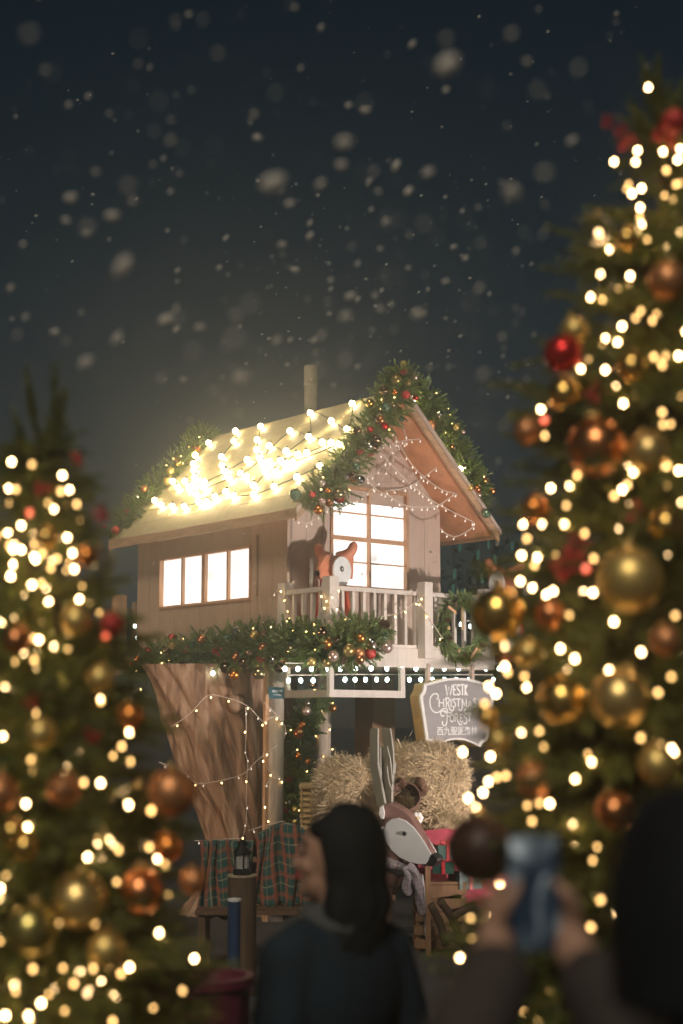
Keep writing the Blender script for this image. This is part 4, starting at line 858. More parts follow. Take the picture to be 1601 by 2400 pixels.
for k in range(5):
    z = .06 + k * (topz - .1) / 4
    for (dx, dy, ax_, ay_) in ((0, -.16, (.2, 0, 0), (0, .01, 0)), (0, .16, (.2, 0, 0), (0, .01, 0)), (-.2, 0, (.01, 0, 0), (0, .15, 0)), (.2, 0, (.01, 0, 0), (0, .15, 0))): MB().ob((cr[0] + dx, cr[1] + dy, z), ax_, ay_, (0, 0, .035)).add('slat', MT['crate_wood'], ct)
for dx in (-.18, .18):
    for dy in (-.14, .14): MB().ob((cr[0] + dx, cr[1] + dy, topz / 2), (.015, 0, 0), (0, .012, 0), (0, 0, topz / 2)).add('corner_post', MT['crate_wood'], ct)
MB().ob((cr[0], cr[1], topz + .01), (.21, 0, 0), (0, .17, 0), (0, 0, .01)).add('lid', MT['crate_wood'], ct)
for i, (u0, v0, u1, v1) in enumerate(((1010, 2120, 1045, 2215), (1030, 2110, 1075, 2190), (1060, 2150, 1110, 2120), (1050, 2190, 1100, 2230))):
    a_, b_ = at(u0, v0, 11.9), at(u1, v1, 12.0); o = MB().tube(spline([a_, (a_ + b_) / 2 + np.array([.015, 0, .01]), b_], 8), [.03, .033, .03, .034, .031, .033, .03, .028], 9).add('birch_log', MT['bark'], smooth=True, origin=a_)
    props(o, ('split birch log leaning upright by the reindeer leg', 'second birch log leaning beside the upright one', 'birch log lying across the top of the log heap', 'lowest birch log of the heap by the crate')[i], 'log', 'birch logs by the crate')
rp = at(1003, 2085, 12.1); o = MB().ob((rp[0], rp[1], rp[2] / 2 + .12), (.02, 0, 0), (0, .03, 0), (0, 0, rp[2] / 2 + .12)).add('wooden_stake', MT['crate_wood'], origin=(rp[0], rp[1], 0)); props(o, 'thin upright wooden stake right behind the scarf tail', 'stake')

# ------------------------------------------------------------------ bench with blankets, lantern post, bollard, tub
bY = 11.6; bx0, bx1 = at(470, 1990, bY)[0], at(735, 1990, bY)[0]; bt = at(560, 1985, bY)[2]
bn = thing('wooden_bench', 'dark wooden bench under the tartan blankets', 'bench', ((bx0 + bx1) / 2, bY, 0))
for z in (bt - .03, bt - .16, bt - .29): MB().ob(((bx0 + bx1) / 2, bY + .03, z), ((bx1 - bx0) / 2, 0, 0), (0, .012, 0), (0, 0, .045)).add('back_slat', MT['dark_wood'], bn)
for k in range(4): MB().ob(((bx0 + bx1) / 2, bY - .06 - k * .1, .43), ((bx1 - bx0) / 2, 0, 0), (0, .043, 0), (0, 0, .014)).add('seat_slat', MT['dark_wood'], bn)
for x in (bx0 + .05, bx1 - .05):
    MB().ob((x, bY + .055, bt / 2), (.025, 0, 0), (0, .012, 0), (0, 0, bt / 2)).add('leg', MT['dark_wood'], bn); MB().ob((x, bY - .36, .2), (.025, 0, 0), (0, .025, 0), (0, 0, .2)).add('leg', MT['dark_wood'], bn)
def blanket(label, u0, u1, vt, vb, Y, folds, arch=0., seed=0):
    G = []; r_, c_ = 22, 44
    for i in range(r_):
        fr = i / (r_ - 1); rowp = []
        for j in range(c_):
            s_ = j / (c_ - 1); u = u0 + (u1 - u0) * s_; top = vt - arch * math.sin(math.pi * s_)
            w = math.sin(s_ * folds * 6.28 + seed + .6 * math.sin(fr * 2)) * .028 * min(1, fr * 2 + .1) + .015 * math.sin(s_ * folds * 14 + seed * 2 + fr * 3)
            if fr < .12: p = at(u, top, Y) + np.array([0, .10 * (1 - fr / .12), -.12 * (1 - fr / .12) ** 2 if fr < .05 else 0])
            else: p = at(u, top + (vb - top) * (fr - .12) / .88, Y); p = p + np.array([.02 * math.sin(fr * 4 + s_ * 9), -.03 - w - .05 * fr, .012 * math.sin(s_ * folds * 6.28)])
            rowp.append(p)
        G.append(rowp)
    o = cloth('tartan_blanket', G, 'tartan_green', None, 1.0, 1.1 * (u1 - u0) / 110); props(o, label, 'blanket', 'tartan blankets on the bench')
blanket('green and red tartan blanket hanging straight down behind the lantern', 468, 596, 1972, 2150, bY - .04, 4.2, 2, 1.)
blanket('green and red tartan blanket heaped over the rounded end of the bench', 598, 735, 1962, 2120, bY - .06, 3.0, 32, 2.)
lx = at(568, 2050, 10.4); lp = thing('wooden_post', 'thick round wooden post carrying the black lantern', 'post', (lx[0], lx[1], 0))
MB().lathe([(.098, 0), (.096, lx[2] - .012)], (lx[0], lx[1], 0), 20).add('log', MT['log_wood'], lp, smooth=False); MB().lathe([(.104, lx[2] - .012), (.104, lx[2])], (lx[0], lx[1], 0), 20).add('top_disc', MT['log_end'], lp)
lt = thing('lantern', 'black metal lantern with pale panes standing on the wooden post', 'lantern', lx); hz = .26
MB().lathe([(.062, .0), (.062, .03), (.052, .04)], lx, 12).add('base', MT['iron_black'], lt); MB().lathe([(.046, .041), (.046, .132)], lx, 8).add('pane', MT['lantern_glass'], lt)
for k in range(4): a_ = k * 1.571 + .2; MB().tube([lx + (.051 * math.cos(a_), .051 * math.sin(a_), .035), lx + (.051 * math.cos(a_), .051 * math.sin(a_), .14)], .005, 6).add('bar', MT['iron_black'], lt)
MB().lathe([(.056, .133), (.066, .142), (.062, .155), (.035, .185), (.03, .2), (.038, .206), (.02, .225), (.004, .232)], lx, 12).add('roof', MT['iron_black'], lt); MB().tube([lx + (.02 * math.cos(a_), 0, .245 + .02 * math.sin(a_)) for a_ in np.linspace(0, 6.28, 13)], .003, 5).add('ring', MT['iron_black'], lt)
bl = at(550, 2112, 9.3); t = thing('bollard', 'dark blue bollard with a pale cap in front of the wooden post', 'bollard', (bl[0], bl[1], 0))
MB().lathe([(.038, 0), (.038, bl[2])], (bl[0], bl[1], 0), 16).add('tube', MT['bollard_blue'], t, smooth=False); MB().lathe([(.042, bl[2]), (.042, bl[2] + .014), (.02, bl[2] + .018)], (bl[0], bl[1], 0), 16).add('cap', MT['white_paint'], t)
tb = at(518, 2330, 5.6); t = thing('planter_tub', 'maroon tub at the foot of the bokeh-lit tree nearest the lantern post', 'tub', (tb[0], tb[1], 0)); zt = at(520, 2285, 5.6)[2]
MB().lathe([(.13, 0), (.15, zt * .5), (.165, zt - .03), (.18, zt - .03), (.18, zt), (.15, zt), (.14, zt - .06)], (tb[0] - .06, tb[1], 0), 20).add('tub', MT['tub_red'], t, smooth=False); MB().lathe([(.0, zt - .055), (.149, zt - .05)], (tb[0] - .06, tb[1], 0), 20).add('soil', MT['bark'], t)

# ------------------------------------------------------------------ the two foreground Christmas trees
def ctree(label, ax_, ay_, apex, prof, zbase, nbr, seed, lean=(0, 0)):
    r = np.random.default_rng(seed); t = thing('christmas_tree', label, 'tree', (ax_, ay_, 0), 'decorated fir trees in front')
    rad = lambda z: float(np.interp(apex - z, [p[0] for p in prof], [p[1] for p in prof]))
    P, D, S = [], [], []; br = MB()
    for k in range(nbr):
        z = zbase + (apex - .12 - zbase) * (1 - math.sqrt(r.random())) if k > nbr * .3 else zbase + (apex - .1 - zbase) * r.random()
        a = r.uniform(0, 6.283); R = rad(z) * r.uniform(.72, 1.1); o = np.array([math.cos(a), math.sin(a), 0]); s = np.array([-math.sin(a), math.cos(a), 0])
        b0 = np.array([ax_, ay_, z + R * .12]); tip = b0 + o * R + UZ * (-.10 * R + r.uniform(-.02, .05)); mid = (b0 + tip) / 2 + UZ * .05 * R
        pa = spline([b0, mid, tip], 6)
        if R > .06: br.tube(pa, np.linspace(.009, .003, 6), 4, cap=False)
        n = 5 + int(R * 16)
        for i in range(n):
            f = 1 - .8 * (i / n) ** 1.2 if n > 1 else 1; p = pa[min(5, int(f * 5))] + o * r.uniform(-.02, .02); sgn = 1 if i % 2 else -1
            d = o * (.9 if i else 1.4) + s * sgn * (r.uniform(.3, 1.1) if i else 0) + UZ * r.uniform(-.35, .45); P.append(p); D.append(d); S.append(r.uniform(.65, 1.1) * min(1, .5 + R * 2.2))
    top = np.array([ax_ + lean[0], ay_, apex])
    for k in range(34):
        f = r.random() ** .7; p = np.array([ax_, ay_, apex - .30]) * (1 - f) + top * f; d = np.array([r.normal() * .3, r.normal() * .3, 1.0]); P.append(p); D.append(d); S.append(r.uniform(.4, .6))
    for (dx, dz) in ((-.055, -.16), (.05, -.12), (.035, -.2), (-.03, -.07)):
        for k in range(5): P.append(np.array([ax_ + dx * .3 * (k / 2.5), ay_, apex + dz - .05 + .02 * k])); D.append(np.array([dx, 0, .09 + .01 * k])); S.append(.75)
    V, F, mi = multi(BIGSPR, np.array(P), np.array(D), np.array(S))
    add('crown', V, F, [MT['tree_green'], MT['stem_brown']], t, mi=mi)
    br.add('branches', MT['stem_brown'], t, kind='stuff')
    MB().tube([(ax_, ay_, 0), (ax_, ay_, apex * .5), top - UZ * .02], [.05, .03, .004], 10).add('trunk', MT['bark'], t, smooth=True)
    def on(u, v, k=1.0, fwd=0.):
        Y = ay_ - .2
        for _ in range(12):
            p = at(u, v, Y); R = max(.02, rad(min(p[2], apex)) * k); dx = p[0] - ax_; Y = ay_ - max(.14, math.sqrt(max(0, R * R - dx * dx))) - fwd
        return at(u, v, Y)
    def inner(n, vmin, r0, r1_):
        out = []
        while len(out) < n:
            z = r.uniform(vmin, apex - .25); a = r.uniform(math.pi * .95, math.pi * 2.05); R = rad(z) * r.uniform(r0, r1_); out.append(np.array([ax_ + R * math.cos(a), ay_ + R * math.sin(a), z]))
        return out
    on.inner = inner
    return t, on
XL = at(118, 920, 3.4); XR = at(1522, 190, 3.4)
TL, onL = ctree('decorated fir tree with the bare curling tip, lower of the two front trees', XL[0] - .02, 3.4, XL[2], [(0, .01), (.16, .035), (.3, .1), (.66, .19), (1.0, .25), (1.4, .34), (1.9, .42), (2.4, .52)], .3, 900, 11, (.03, 0))
TR, onR = ctree('tall decorated fir tree in front with red sprigs below its tip', XR[0] + .02, 3.4, XR[2], [(0, .01), (.15, .04), (.4, .15), (.78, .245), (1.27, .335), (1.65, .375), (2.2, .42), (3.0, .52)], .3, 1150, 12)
c1 = lambda x, y: (x * .3316, 880 + y * .3316); c2 = lambda x, y: (x * .357, 1600 + y * .357); c3 = lambda x, y: (1080 + x * .3323, 120 + y * .3323); c4 = lambda x, y: (1060 + x * .345, 800 + y * .345); c5 = lambda x, y: (1000 + x * .3833, 1300 + y * .3833); c8 = lambda x, y: (940 + x * .4216, 1840 + y * .4216)
LB = [c1(*q) for q in ((82, 610), (441, 706), (490, 808), (62, 798), (380, 943), (150, 1060), (474, 1145), (513, 1255), (95, 1335), (525, 1368), (180, 1557), (343, 1597), (560, 1582), (275, 1868), (170, 1957), (388, 1915), (10, 1740), (445, 2150), (38, 2205), (715, 2290))] + \
     [c2(*q) for q in ((850, 325), (20, 355), (660, 660), (170, 795), (850, 820), (575, 1145), (668, 1158), (1035, 1155), (720, 1020), (385, 1370), (575, 1392), (525, 1465), (1045, 1643), (850, 1868), (1275, 1812), (270, 2105), (35, 2185), (185, 2187), (180, 950), (0, 1350))]
LD = [c1(*q) for q in ((226, 628), (545, 910), (402, 1295), (293, 1470), (360, 1360), (240, 2010), (710, 1945), (115, 805), (345, 900), (430, 820), (70, 1200), (290, 1195), (300, 1260), (85, 1925))] + [c2(*q) for q in ((663, 122), (205, 505), (705, 890), (780, 1100), (980, 1080), (620, 1578), (800, 418), (855, 518), (380, 1575), (485, 1975), (610, 1878), (795, 1910), (980, 1855), (215, 1880), (455, 675), (550, 655), (1120, 1095), (1105, 1400), (1080, 1195), (40, 1260), (230, 200), (970, 850), (740, 2225), (1200, 2020))]
LRD = [c1(210, 970), c1(745, 1833)]
RB = [c3(*q) for q in ((1322, 255), (1247, 700), (1235, 780), (1080, 778), (1428, 708), (1530, 765), (1545, 690), (1208, 1003), (1265, 1103), (1260, 1258), (968, 1270), (1050, 1400), (985, 1575), (1195, 1585), (915, 1735), (1137, 1940), (1550, 1278), (848, 2240), (1020, 2248), (1535, 2150))] + \
     [c4(*q) for q in ((602, 462), (1162, 422), (670, 998), (798, 978), (1230, 888), (1155, 1008), (1540, 878), (480, 1242), (612, 1242), (763, 1243), (472, 1455), (580, 1468), (463, 1630), (546, 1675), (637, 1720), (685, 1697), (955, 1707), (1098, 1905))] + \
     [c5(*q) for q in ((478, 558), (480, 683), (818, 575), (906, 637), (853, 692), (1115, 708), (1090, 790), (610, 812), (378, 805), (425, 850), (1313, 595), (1150, 850), (580, 1088), (220, 1207), (390, 1235), (620, 1275), (635, 1315), (1005, 1270), (910, 1370), (380, 1388), (345, 1455), (255, 1490), (298, 1546), (752, 1522), (887, 1640), (1110, 1537), (1207, 1622), (1433, 1215), (1497, 1188))] + [c8(*q) for q in ((478, 720), (600, 577), (550, 545), (327, 960))]
RD = [c3(*q) for q in ((1265, 1172), (1190, 1640), (1062, 1670), (1235, 1880), (1268, 1832), (1350, 1900), (1000, 1750), (1362, 2155), (1447, 2150), (1425, 2215), (1245, 2190), (1520, 940), (1490, 1040), (1450, 840))] + [c4(*q) for q in ((630, 640), (1427, 482), (1435, 565), (1410, 690), (900, 1305), (508, 1340), (790, 1860), (1100, 1050), (1190, 975), (775, 1115), (560, 1520), (960, 1475), (1265, 720), (1465, 845), (850, 910))] + [c5(*q) for q in ((597, 743), (705, 610), (355, 910), (1190, 835), (1415, 843), (690, 1080), (615, 1537), (688, 1517), (645, 1630), (1427, 1165), (485, 1352), (1270, 1015), (495, 720), (1495, 745), (1275, 850), (1520, 370), (430, 1360), (900, 1655), (1310, 1120), (870, 370))] + [c8(*q) for q in ((498, 672), (395, 848), (1110, 640), (1055, 790), (385, 745))]
RRD = [c4(625, 535), c4(908, 1545)]
def tree_lights(label, on, sets, wl):
    P = [(on(u, v, k), m, s) for (lst, m, s, k) in sets for (u, v) in lst]; P += [(p, B_TREE, .0055) for p in on.inner(110, 1.0, .35, .74)] + [(p, B_DIM, .0042) for p in on.inner(90, 1.0, .75, .98)]; P.sort(key=lambda x: -x[0][2])  # extra bulbs added inside the crown to light the needles golden
    t = thing('fairy_lights', label, 'fairy lights', P[0][0], 'warm fairy lights on the front trees')
    path = [P[0][0]]
    for p, m, s in P: path.append(p + np.array([0, .012, .012]))
    wp = []
    for a_, b_ in zip(path[:-1], path[1:]):
        for f in (0, .33, .66): wp.append(a_ * (1 - f) + b_ * f + np.array([0, .05 * math.sin(f * 3.14), -.03 * math.sin(f * 3.14)]))
    wire(wp, .0015, 'wire_dark', t)
    for p, m, s in P: inst('bulb', m, p, t, rrot(2), s)
tree_lights('warm bokeh fairy lights winding down the shorter front tree', onL, [(LB, B_TREE, .0046, 1.07), (LD, B_DIM, .0052, 1.03), (LRD, B_RED, .008, 1.08)], 0)
tree_lights('warm bokeh fairy lights winding down the tall front tree', onR, [(RB, B_TREE, .0046, 1.07), (RD, B_DIM, .0052, 1.03), (RRD, B_RED, .008, 1.08)], 0)
def ornament(on, u, v, rpx, mat, label, k=1.05, grp='baubles on the shorter front tree'):
    p = on(u, v, k, .05); o = inst('bauble', bm_(mat), p, None, (random.uniform(-.3, .3), random.uniform(-.3, .3), random.uniform(0, 6)), rpx * p[1] / FPX); props(o, label, 'bauble', grp)
G1, G2 = 'baubles on the shorter front tree', 'baubles on the tall front tree'
for u, v, r, m, lb in ((332, 2089, 52, 'copper_shiny', 'reddish copper bauble low on the shorter front tree'), (186, 2110, 64, 'amber_glass', 'amber glass bauble full of light spots on the shorter front tree'), (75, 2178, 60, 'olive_shiny', 'olive bauble at the lowest outer corner of the shorter front tree'),
                       (314, 1918, 70, 'clear_glass', 'large clear bauble above the reddish copper one'), (403, 1857, 56, 'copper_matt', 'matt copper bauble next to the leaning trunk'), (0, 1857, 44, 'copper_matt', 'matt brown bauble cut by the picture edge'), (96, 1718, 36, 'gold_matt', 'dull gold bauble in the middle of the shorter front tree'),
                       (307, 1678, 32, 'orange_shiny', 'small orange bauble just below the garland end'), (453, 2064, 32, 'copper_matt', 'small tan bauble beside the tartan blanket'), (179, 1454, 36, 'gold_matt', 'olive gold bauble level with the lit side window'), (262, 1462, 27, 'red_matt', 'red bauble in front of the rear landing post'),
                       (232, 1318, 36, 'clear_glass', 'clear glass bauble in front of the house corner'), (205, 1304, 26, 'orange_shiny', 'orange bauble behind the clear one at the house corner'), (30, 1950, 30, 'gold_shiny', 'shiny gold bauble near the outer edge of the shorter tree'), (150, 1850, 40, 'copper_matt', 'copper bauble above the amber glass one'), (395, 1985, 34, 'orange_shiny', 'orange bauble just above the reddish copper one'), (60, 1985, 34, 'gold_shiny', 'gold bauble between the olive one and the matt brown one'), (250, 2225, 44, 'gold_matt', 'dull gold bauble at the bottom of the shorter tree'), (110, 1260, 26, 'gold_shiny', 'gold bauble high on the shorter tree'), (40, 1500, 34, 'copper_shiny', 'copper bauble level with the deck garland'), (235, 1590, 34, 'gold_matt', 'dull gold bauble beside the end of the deck garland')): ornament(onL, u, v, r, m, lb, grp=G1)
for u, v, r, m, lb in ((1580, 285, 32, 'red_matt', 'dark red bauble just below the tip of the tall tree'), (1565, 658, 48, 'copper_matt', 'tan bauble in the upper part of the tall front tree'), (1399, 535, 36, 'clear_glass', 'clear glass bauble near the top of the tall front tree'), (1346, 775, 34, 'gold_matt', 'dull gold bauble above the bright red one'),
                       (1319, 830, 46, 'red_shiny', 'bright red bauble on the outer edge of the tall tree'), (1322, 924, 40, 'gold_shiny', 'gold bauble below the bright red one'), (1398, 1048, 70, 'copper_shiny', 'very large dark copper bauble beside the gable tip'), (1519, 1059, 50, 'amber_glass', 'amber glass bauble beside the very large copper one'),
                       (1253, 1193, 34, 'orange_shiny', 'orange bauble beyond the eave corner'), (1477, 1359, 78, 'gold_matt', 'largest dull gold bauble on the tall tree'), (1167, 1438, 64, 'gold_shiny', 'big shiny gold bauble overlapping the wreath'), (1318, 1641, 58, 'gold_shiny', 'shiny gold bauble hanging under the largest dull one'),
                       (1452, 1637, 68, 'amber_glass', 'large amber glass bauble speckled with lights'), (1169, 1737, 30, 'gold_matt', 'small gold bauble just below the hanging sign'), (1142, 1683, 24, 'gold_shiny', 'small gold bauble covering the end of the sign lettering'), (1128, 1990, 78, 'plaid_bauble', 'big dark brown banded bauble beside the phone'),
                       (1560, 1500, 38, 'copper_matt', 'copper bauble at the outer edge of the tall tree'), (1440, 1900, 44, 'copper_shiny', 'copper bauble above the person with the phone'), (1240, 1530, 34, 'gold_matt', 'gold bauble between the big shiny one and the wreath lights'), (1250, 1830, 42, 'copper_matt', 'copper bauble above the phone'), (1235, 1010, 32, 'copper_matt', 'copper bauble sticking out towards the gable'), (1480, 860, 36, 'gold_shiny', 'gold bauble inside the upper part of the tall tree'), (1560, 1230, 40, 'gold_shiny', 'gold bauble near the outer edge above the largest one'), (1540, 1790, 46, 'gold_matt', 'gold bauble low at the outer edge of the tall tree'), (1290, 1440, 36, 'copper_shiny', 'copper bauble between the two biggest gold ones'), (1470, 560, 28, 'gold_shiny', 'small gold bauble beside the highest clear one')): ornament(onR, u, v, r, m, lb, grp=G2)
def sprigs(on, pts, grp, labs):
    for (u, v, s), lb in zip(pts, labs): p = on(u, v, 1.05); o = inst('berry_sprig', BERRY, p, None, rrot(), s); props(o, lb, 'berry sprig', grp)
sprigs(onL, [(99, 1152, .02), (180, 1075, .015), (235, 1205, .018), (75, 1640, .018), (215, 1720, .02)], 'red berry sprigs on the front trees', ['red berry sprig between the top lights of the shorter tree', 'red berry sprig at the upper outer edge of the shorter tree', 'red berry sprig in front of the roof garland foot', 'dark red berry sprig low on the shorter tree', 'red berry sprig above the dull gold bauble'])
sprigs(onR, [(1425, 285, .015), (1455, 305, .015), (1480, 325, .014), (1545, 315, .017), (1575, 325, .02), (1456, 338, .014), (1400, 920, .026), (1353, 1283, .03), (1320, 1330, .026), (1490, 1200, .024)], 'red berry sprigs on the front trees',
       ['outermost red berry sprig near the tip of the tall tree', 'second red berry sprig near the tip of the tall tree', 'red berry sprig right beside the tip stem of the tall tree', 'red berry sprig on the far side of the tip stem', 'brightest red berry sprig under the tip of the tall tree', 'smallest red berry sprig below the tip of the tall tree', 'red berry sprig above the large copper bauble', 'bright red sprig above the big shiny gold bauble', 'red sprig close to the largest dull gold bauble', 'red sprig below the amber glass bauble'])

# ------------------------------------------------------------------ people
def person(base, fdir, h, label, pose, shapes, yaw=0.):
    base = np.array([base[0], base[1], 0.]); f = np.array([*fdir, 0.]); f /= np.linalg.norm(f); l = np.array([-f[1], f[0], 0]); k = h / 1.64
    cyw, syw = math.cos(yaw), math.sin(yaw)
    def L(x, y, z):
        if z > 1.40 and abs(x) < .16 and abs(y) < .12 and yaw: x, y = x * cyw - y * syw, x * syw + y * cyw
        return base + (f * x + l * y + UZ * z) * k
    Rh = np.stack([f * cyw + l * syw, l * cyw - f * syw, UZ], axis=1)
    Rm = np.stack([f, l, UZ], axis=1)
    def ell(mb, c, r): mb.ell(L(*c), r[0] * k, r[1] * k, r[2] * k, 16, 12, Rh if c[2] > 1.40 else Rm)
    def limb(mb, pts, rad):
        P = [L(*p) for p in pts]; mb.tube(spline(P, 4 * len(P)) if len(P) > 2 else P, np.interp(np.linspace(0, 1, 4 * len(P)), np.linspace(0, 1, len(P)), np.array(rad) * k) if len(P) > 2 else [r * k for r in rad], 10)
        for p, r in ((pts[0], rad[0]), (pts[-1], rad[-1])): ell(mb, p, (r, r, r))
    def bake(name, mb, mat, vox, parent=None, smooth=4):
        o = mb.add(name, MT[mat], parent, origin=base if parent is None else None, smooth=True)
        rm = o.modifiers.new('r', 'REMESH'); rm.mode = 'VOXEL'; rm.voxel_size = vox; sm = o.modifiers.new('s', 'SMOOTH'); sm.iterations = smooth; sm.factor = .5
        dg = bpy.context.evaluated_depsgraph_get(); me = bpy.data.meshes.new_from_object(o.evaluated_get(dg)); o.modifiers.clear(); o.data = me
        me.polygons.foreach_set('use_smooth', np.full(len(me.polygons), True)); return o
    b = MB()
    for c, r in (((0, 0, 1.545), (.095, .074, .098)), ((.04, 0, 1.475), (.055, .052, .062)), ((.083, 0, 1.447), (.02, .022, .018)), ((.104, 0, 1.513), (.02, .013, .016)), ((.092, 0, 1.54), (.016, .01, .032)), ((.088, 0, 1.48), (.018, .024, .014)), ((.07, .03, 1.51), (.03, .025, .025)), ((.07, -.03, 1.51), (.03, .025, .025)),
                 ((-.005, .075, 1.525), (.02, .012, .032)), ((-.005, -.075, 1.525), (.02, .012, .032)), ((0, 0, 1.2), (.10, .155, .2)), ((0, 0, 1.02), (.085, .125, .16)), ((0, 0, .88), (.105, .16, .14)), ((0, .08, 1.32), (.06, .11, .06)), ((0, -.08, 1.32), (.06, .11, .06))): ell(b, c, r)
    limb(b, [(-.015, 0, 1.34), (0, 0, 1.47)], [.055, .05])
    coat = MB(); tr_ = MB(); sh = MB()
    for s in (1, -1):
        limb(b, [(0, .085 * s, .86), (.012, .09 * s, .47), (-.012, .09 * s, .08)], [.085, .055, .036]); ell(b, (.05, .095 * s, .035), (.11, .042, .034))
        limb(tr_, [(0, .085 * s, .86), (.012, .09 * s, .47), (-.012, .09 * s, .07)], [.10, .074, .06]); ell(sh, (.05, .095 * s, .045), (.14, .055, .045)); ell(sh, (-.01, .093 * s, .09), (.065, .055, .07))
        S, E_, Wr = pose[s]; limb(b, [S, E_, Wr], [.052, .042, .028]); limb(coat, [S, E_, tuple(np.array(Wr) * 1.0 + np.array(E_) * .0)], [.082, .066, .05])
        hd_ = np.array(Wr) - np.array(E_); hd_ = hd_ / np.linalg.norm(hd_); pc = np.array(Wr) + hd_ * .05
        if 'hand' in pose:                                         # hands closed round the phone
            ph = np.array(pose['hand']); pc = np.array([ph[0] + .004, s * .052 + ph[1], ph[2] - .035]); limb(b, [Wr, tuple(pc - (0.0, 0, .03))], [.027, .028]); ell(b, pc, (.022, .016, .042))
            for j in range(4):
                z = pc[2] + .032 - j * .021; ln = (.048, .055, .052, .04)[j]
                limb(b, [(pc[0] + .01, pc[1], z), (pc[0] + .028, pc[1] - s * .012, z + .004), (pc[0] + .028, pc[1] - s * ln, z + .006)], [.009, .0085, .0075])
            limb(b, [(pc[0] - .015, pc[1], pc[2] + .005), (pc[0] - .028, pc[1] - s * .012, pc[2] + .03), (pc[0] - .022, pc[1] - s * .026, pc[2] + .048)], [.011, .010, .008])
        else:
            sd2 = np.array([.0, -s, 0]); ell(b, pc, (.03, .02, .04))
            for j in range(4):
                o_ = np.array([.028 - j * .019, 0, 0]); p1 = pc + o_ + hd_ * .035; limb(b, [tuple(pc + o_), tuple(p1), tuple(p1 + hd_ * .028 + sd2 * .008), tuple(p1 + hd_ * .045 + sd2 * .022)], [.0095, .009, .0085, .0075])
            limb(b, [tuple(pc + (.02, 0, .015)), tuple(pc + np.array([.05, 0, 0]) + sd2 * .012), tuple(pc + np.array([.055, 0, -.03]) + sd2 * .02)], [.011, .010, .008])
    body = bake('person', b, 'skin', .006); props(body, label, 'person')
    for c, r in (((0, 0, 1.2), (.135, .195, .22)), ((0, 0, 1.02), (.125, .175, .2)), ((0, 0, .85), (.15, .205, .22)), ((0, 0, .68), (.155, .21, .16)), ((0, .07, 1.325), (.08, .115, .06)), ((0, -.07, 1.325), (.08, .115, .06)), ((-.01, 0, 1.36), (.085, .09, .06))): ell(coat, c, r)
    bake('coat', coat, shapes['coat'], .012, body, 6); bake('trousers', tr_, 'trouser_black', .012, body); bake('shoes', sh, 'iron_black', .01, body)
    hr = MB()
    for c, r in shapes['hair']: ell(hr, c, r)
    nl = shapes.get('locks', 0)                              # locks of hair over the crown and down
    for q in range(nl):
        a_ = math.radians(62 + (298 - 62) * q / max(1, nl - 1)); ca, sa = math.cos(a_), math.sin(a_); jit = random.uniform(-.012, .012)
        zb = shapes['hair_end'] + random.uniform(-.03, .03)
        P = [(-.015 + .02 * ca, .02 * sa, 1.667), (-.022 + .07 * ca, .062 * sa, 1.645), (-.024 + .099 * ca, .088 * sa, 1.565), (-.036 + .082 * ca + jit, .094 * sa, 1.47)]
        if zb < 1.45: P += [(-.055 + .075 * ca + jit, .092 * sa, 1.405), (-.06 + .06 * ca, .085 * sa + jit, max(zb, 1.28))]
        limb(hr, P, [.008, .011, .012, .011] + ([.010, .005] if zb < 1.45 else []))
    o = bake('hair', hr, 'hair_black', .006, body, 1)
    if shapes.get('collar'):
        cl = MB(); a0 = np.linspace(0, 6.283, 25); cl.tube([L(-.012 + .085 * math.cos(a_), .085 * math.sin(a_), 1.375 + .016 * math.cos(a_)) for a_ in a0], .026 * k, 10); cl.tube([L(-.012 + .078 * math.cos(a_), .078 * math.sin(a_), 1.405 + .02 * math.cos(a_ + 3.1)) for a_ in a0], .02 * k, 10); bake('collar', cl, shapes['collar'], .009, body)
    for s in (1, -1):
        MB().ell(L(.083, .031 * s, 1.541), .010 * k, .011 * k, .008 * k, 8, 6).add('eye', MT['iron_black'], body, smooth=True); MB().tube([L(.086, .016 * s, 1.565), L(.088, .03 * s, 1.570), L(.075, .05 * s, 1.564)], .0035, 5).add('eyebrow', MT['hair_black'], body)
    MB().tube([L(.098, -.02, 1.481), L(.105, 0, 1.483), L(.098, .02, 1.481)], .006, 6).add('lips', MT['berry_red'], body, smooth=True)
    return body, L
wpos = at(790, 2010, 3.9)
pw, LW = person((wpos[0], 3.9), (-.62, .78), 1.565, 'person with long black hair and dark coat in profile looking towards the shorter tree',
    {1: ((0, .155, 1.275), (-.02, .22, 1.04), (.10, .19, .84)), -1: ((0, -.155, 1.275), (-.02, -.22, 1.04), (.10, -.19, .84))},
    {'coat': 'coat_navy', 'collar': 'collar_grey', 'locks': 44, 'hair_end': 1.30, 'hair': [((-.024, 0, 1.562), (.098, .085, .102)), ((-.045, 0, 1.50), (.076, .082, .12)), ((-.06, 0, 1.39), (.062, .085, .14)), ((-.07, 0, 1.28), (.05, .08, .12)), ((-.018, .072, 1.505), (.045, .022, .10)), ((-.018, -.072, 1.505), (.045, .022, .10)), ((.03, .02, 1.605), (.045, .06, .03))]}, yaw=math.radians(46))
phc = at(1250, 2092, 2.1); fd = np.array([-.22, .975]); fd /= np.linalg.norm(fd); HP = 1.70; kk = HP / 1.64
pb = at(1640, 2100, 1.62); rel = phc[:2] - np.array([pb[0], 1.62]); hx, hy, hz_ = np.dot(rel, fd) / kk, np.dot(rel, [-fd[1], fd[0]]) / kk, phc[2] / kk
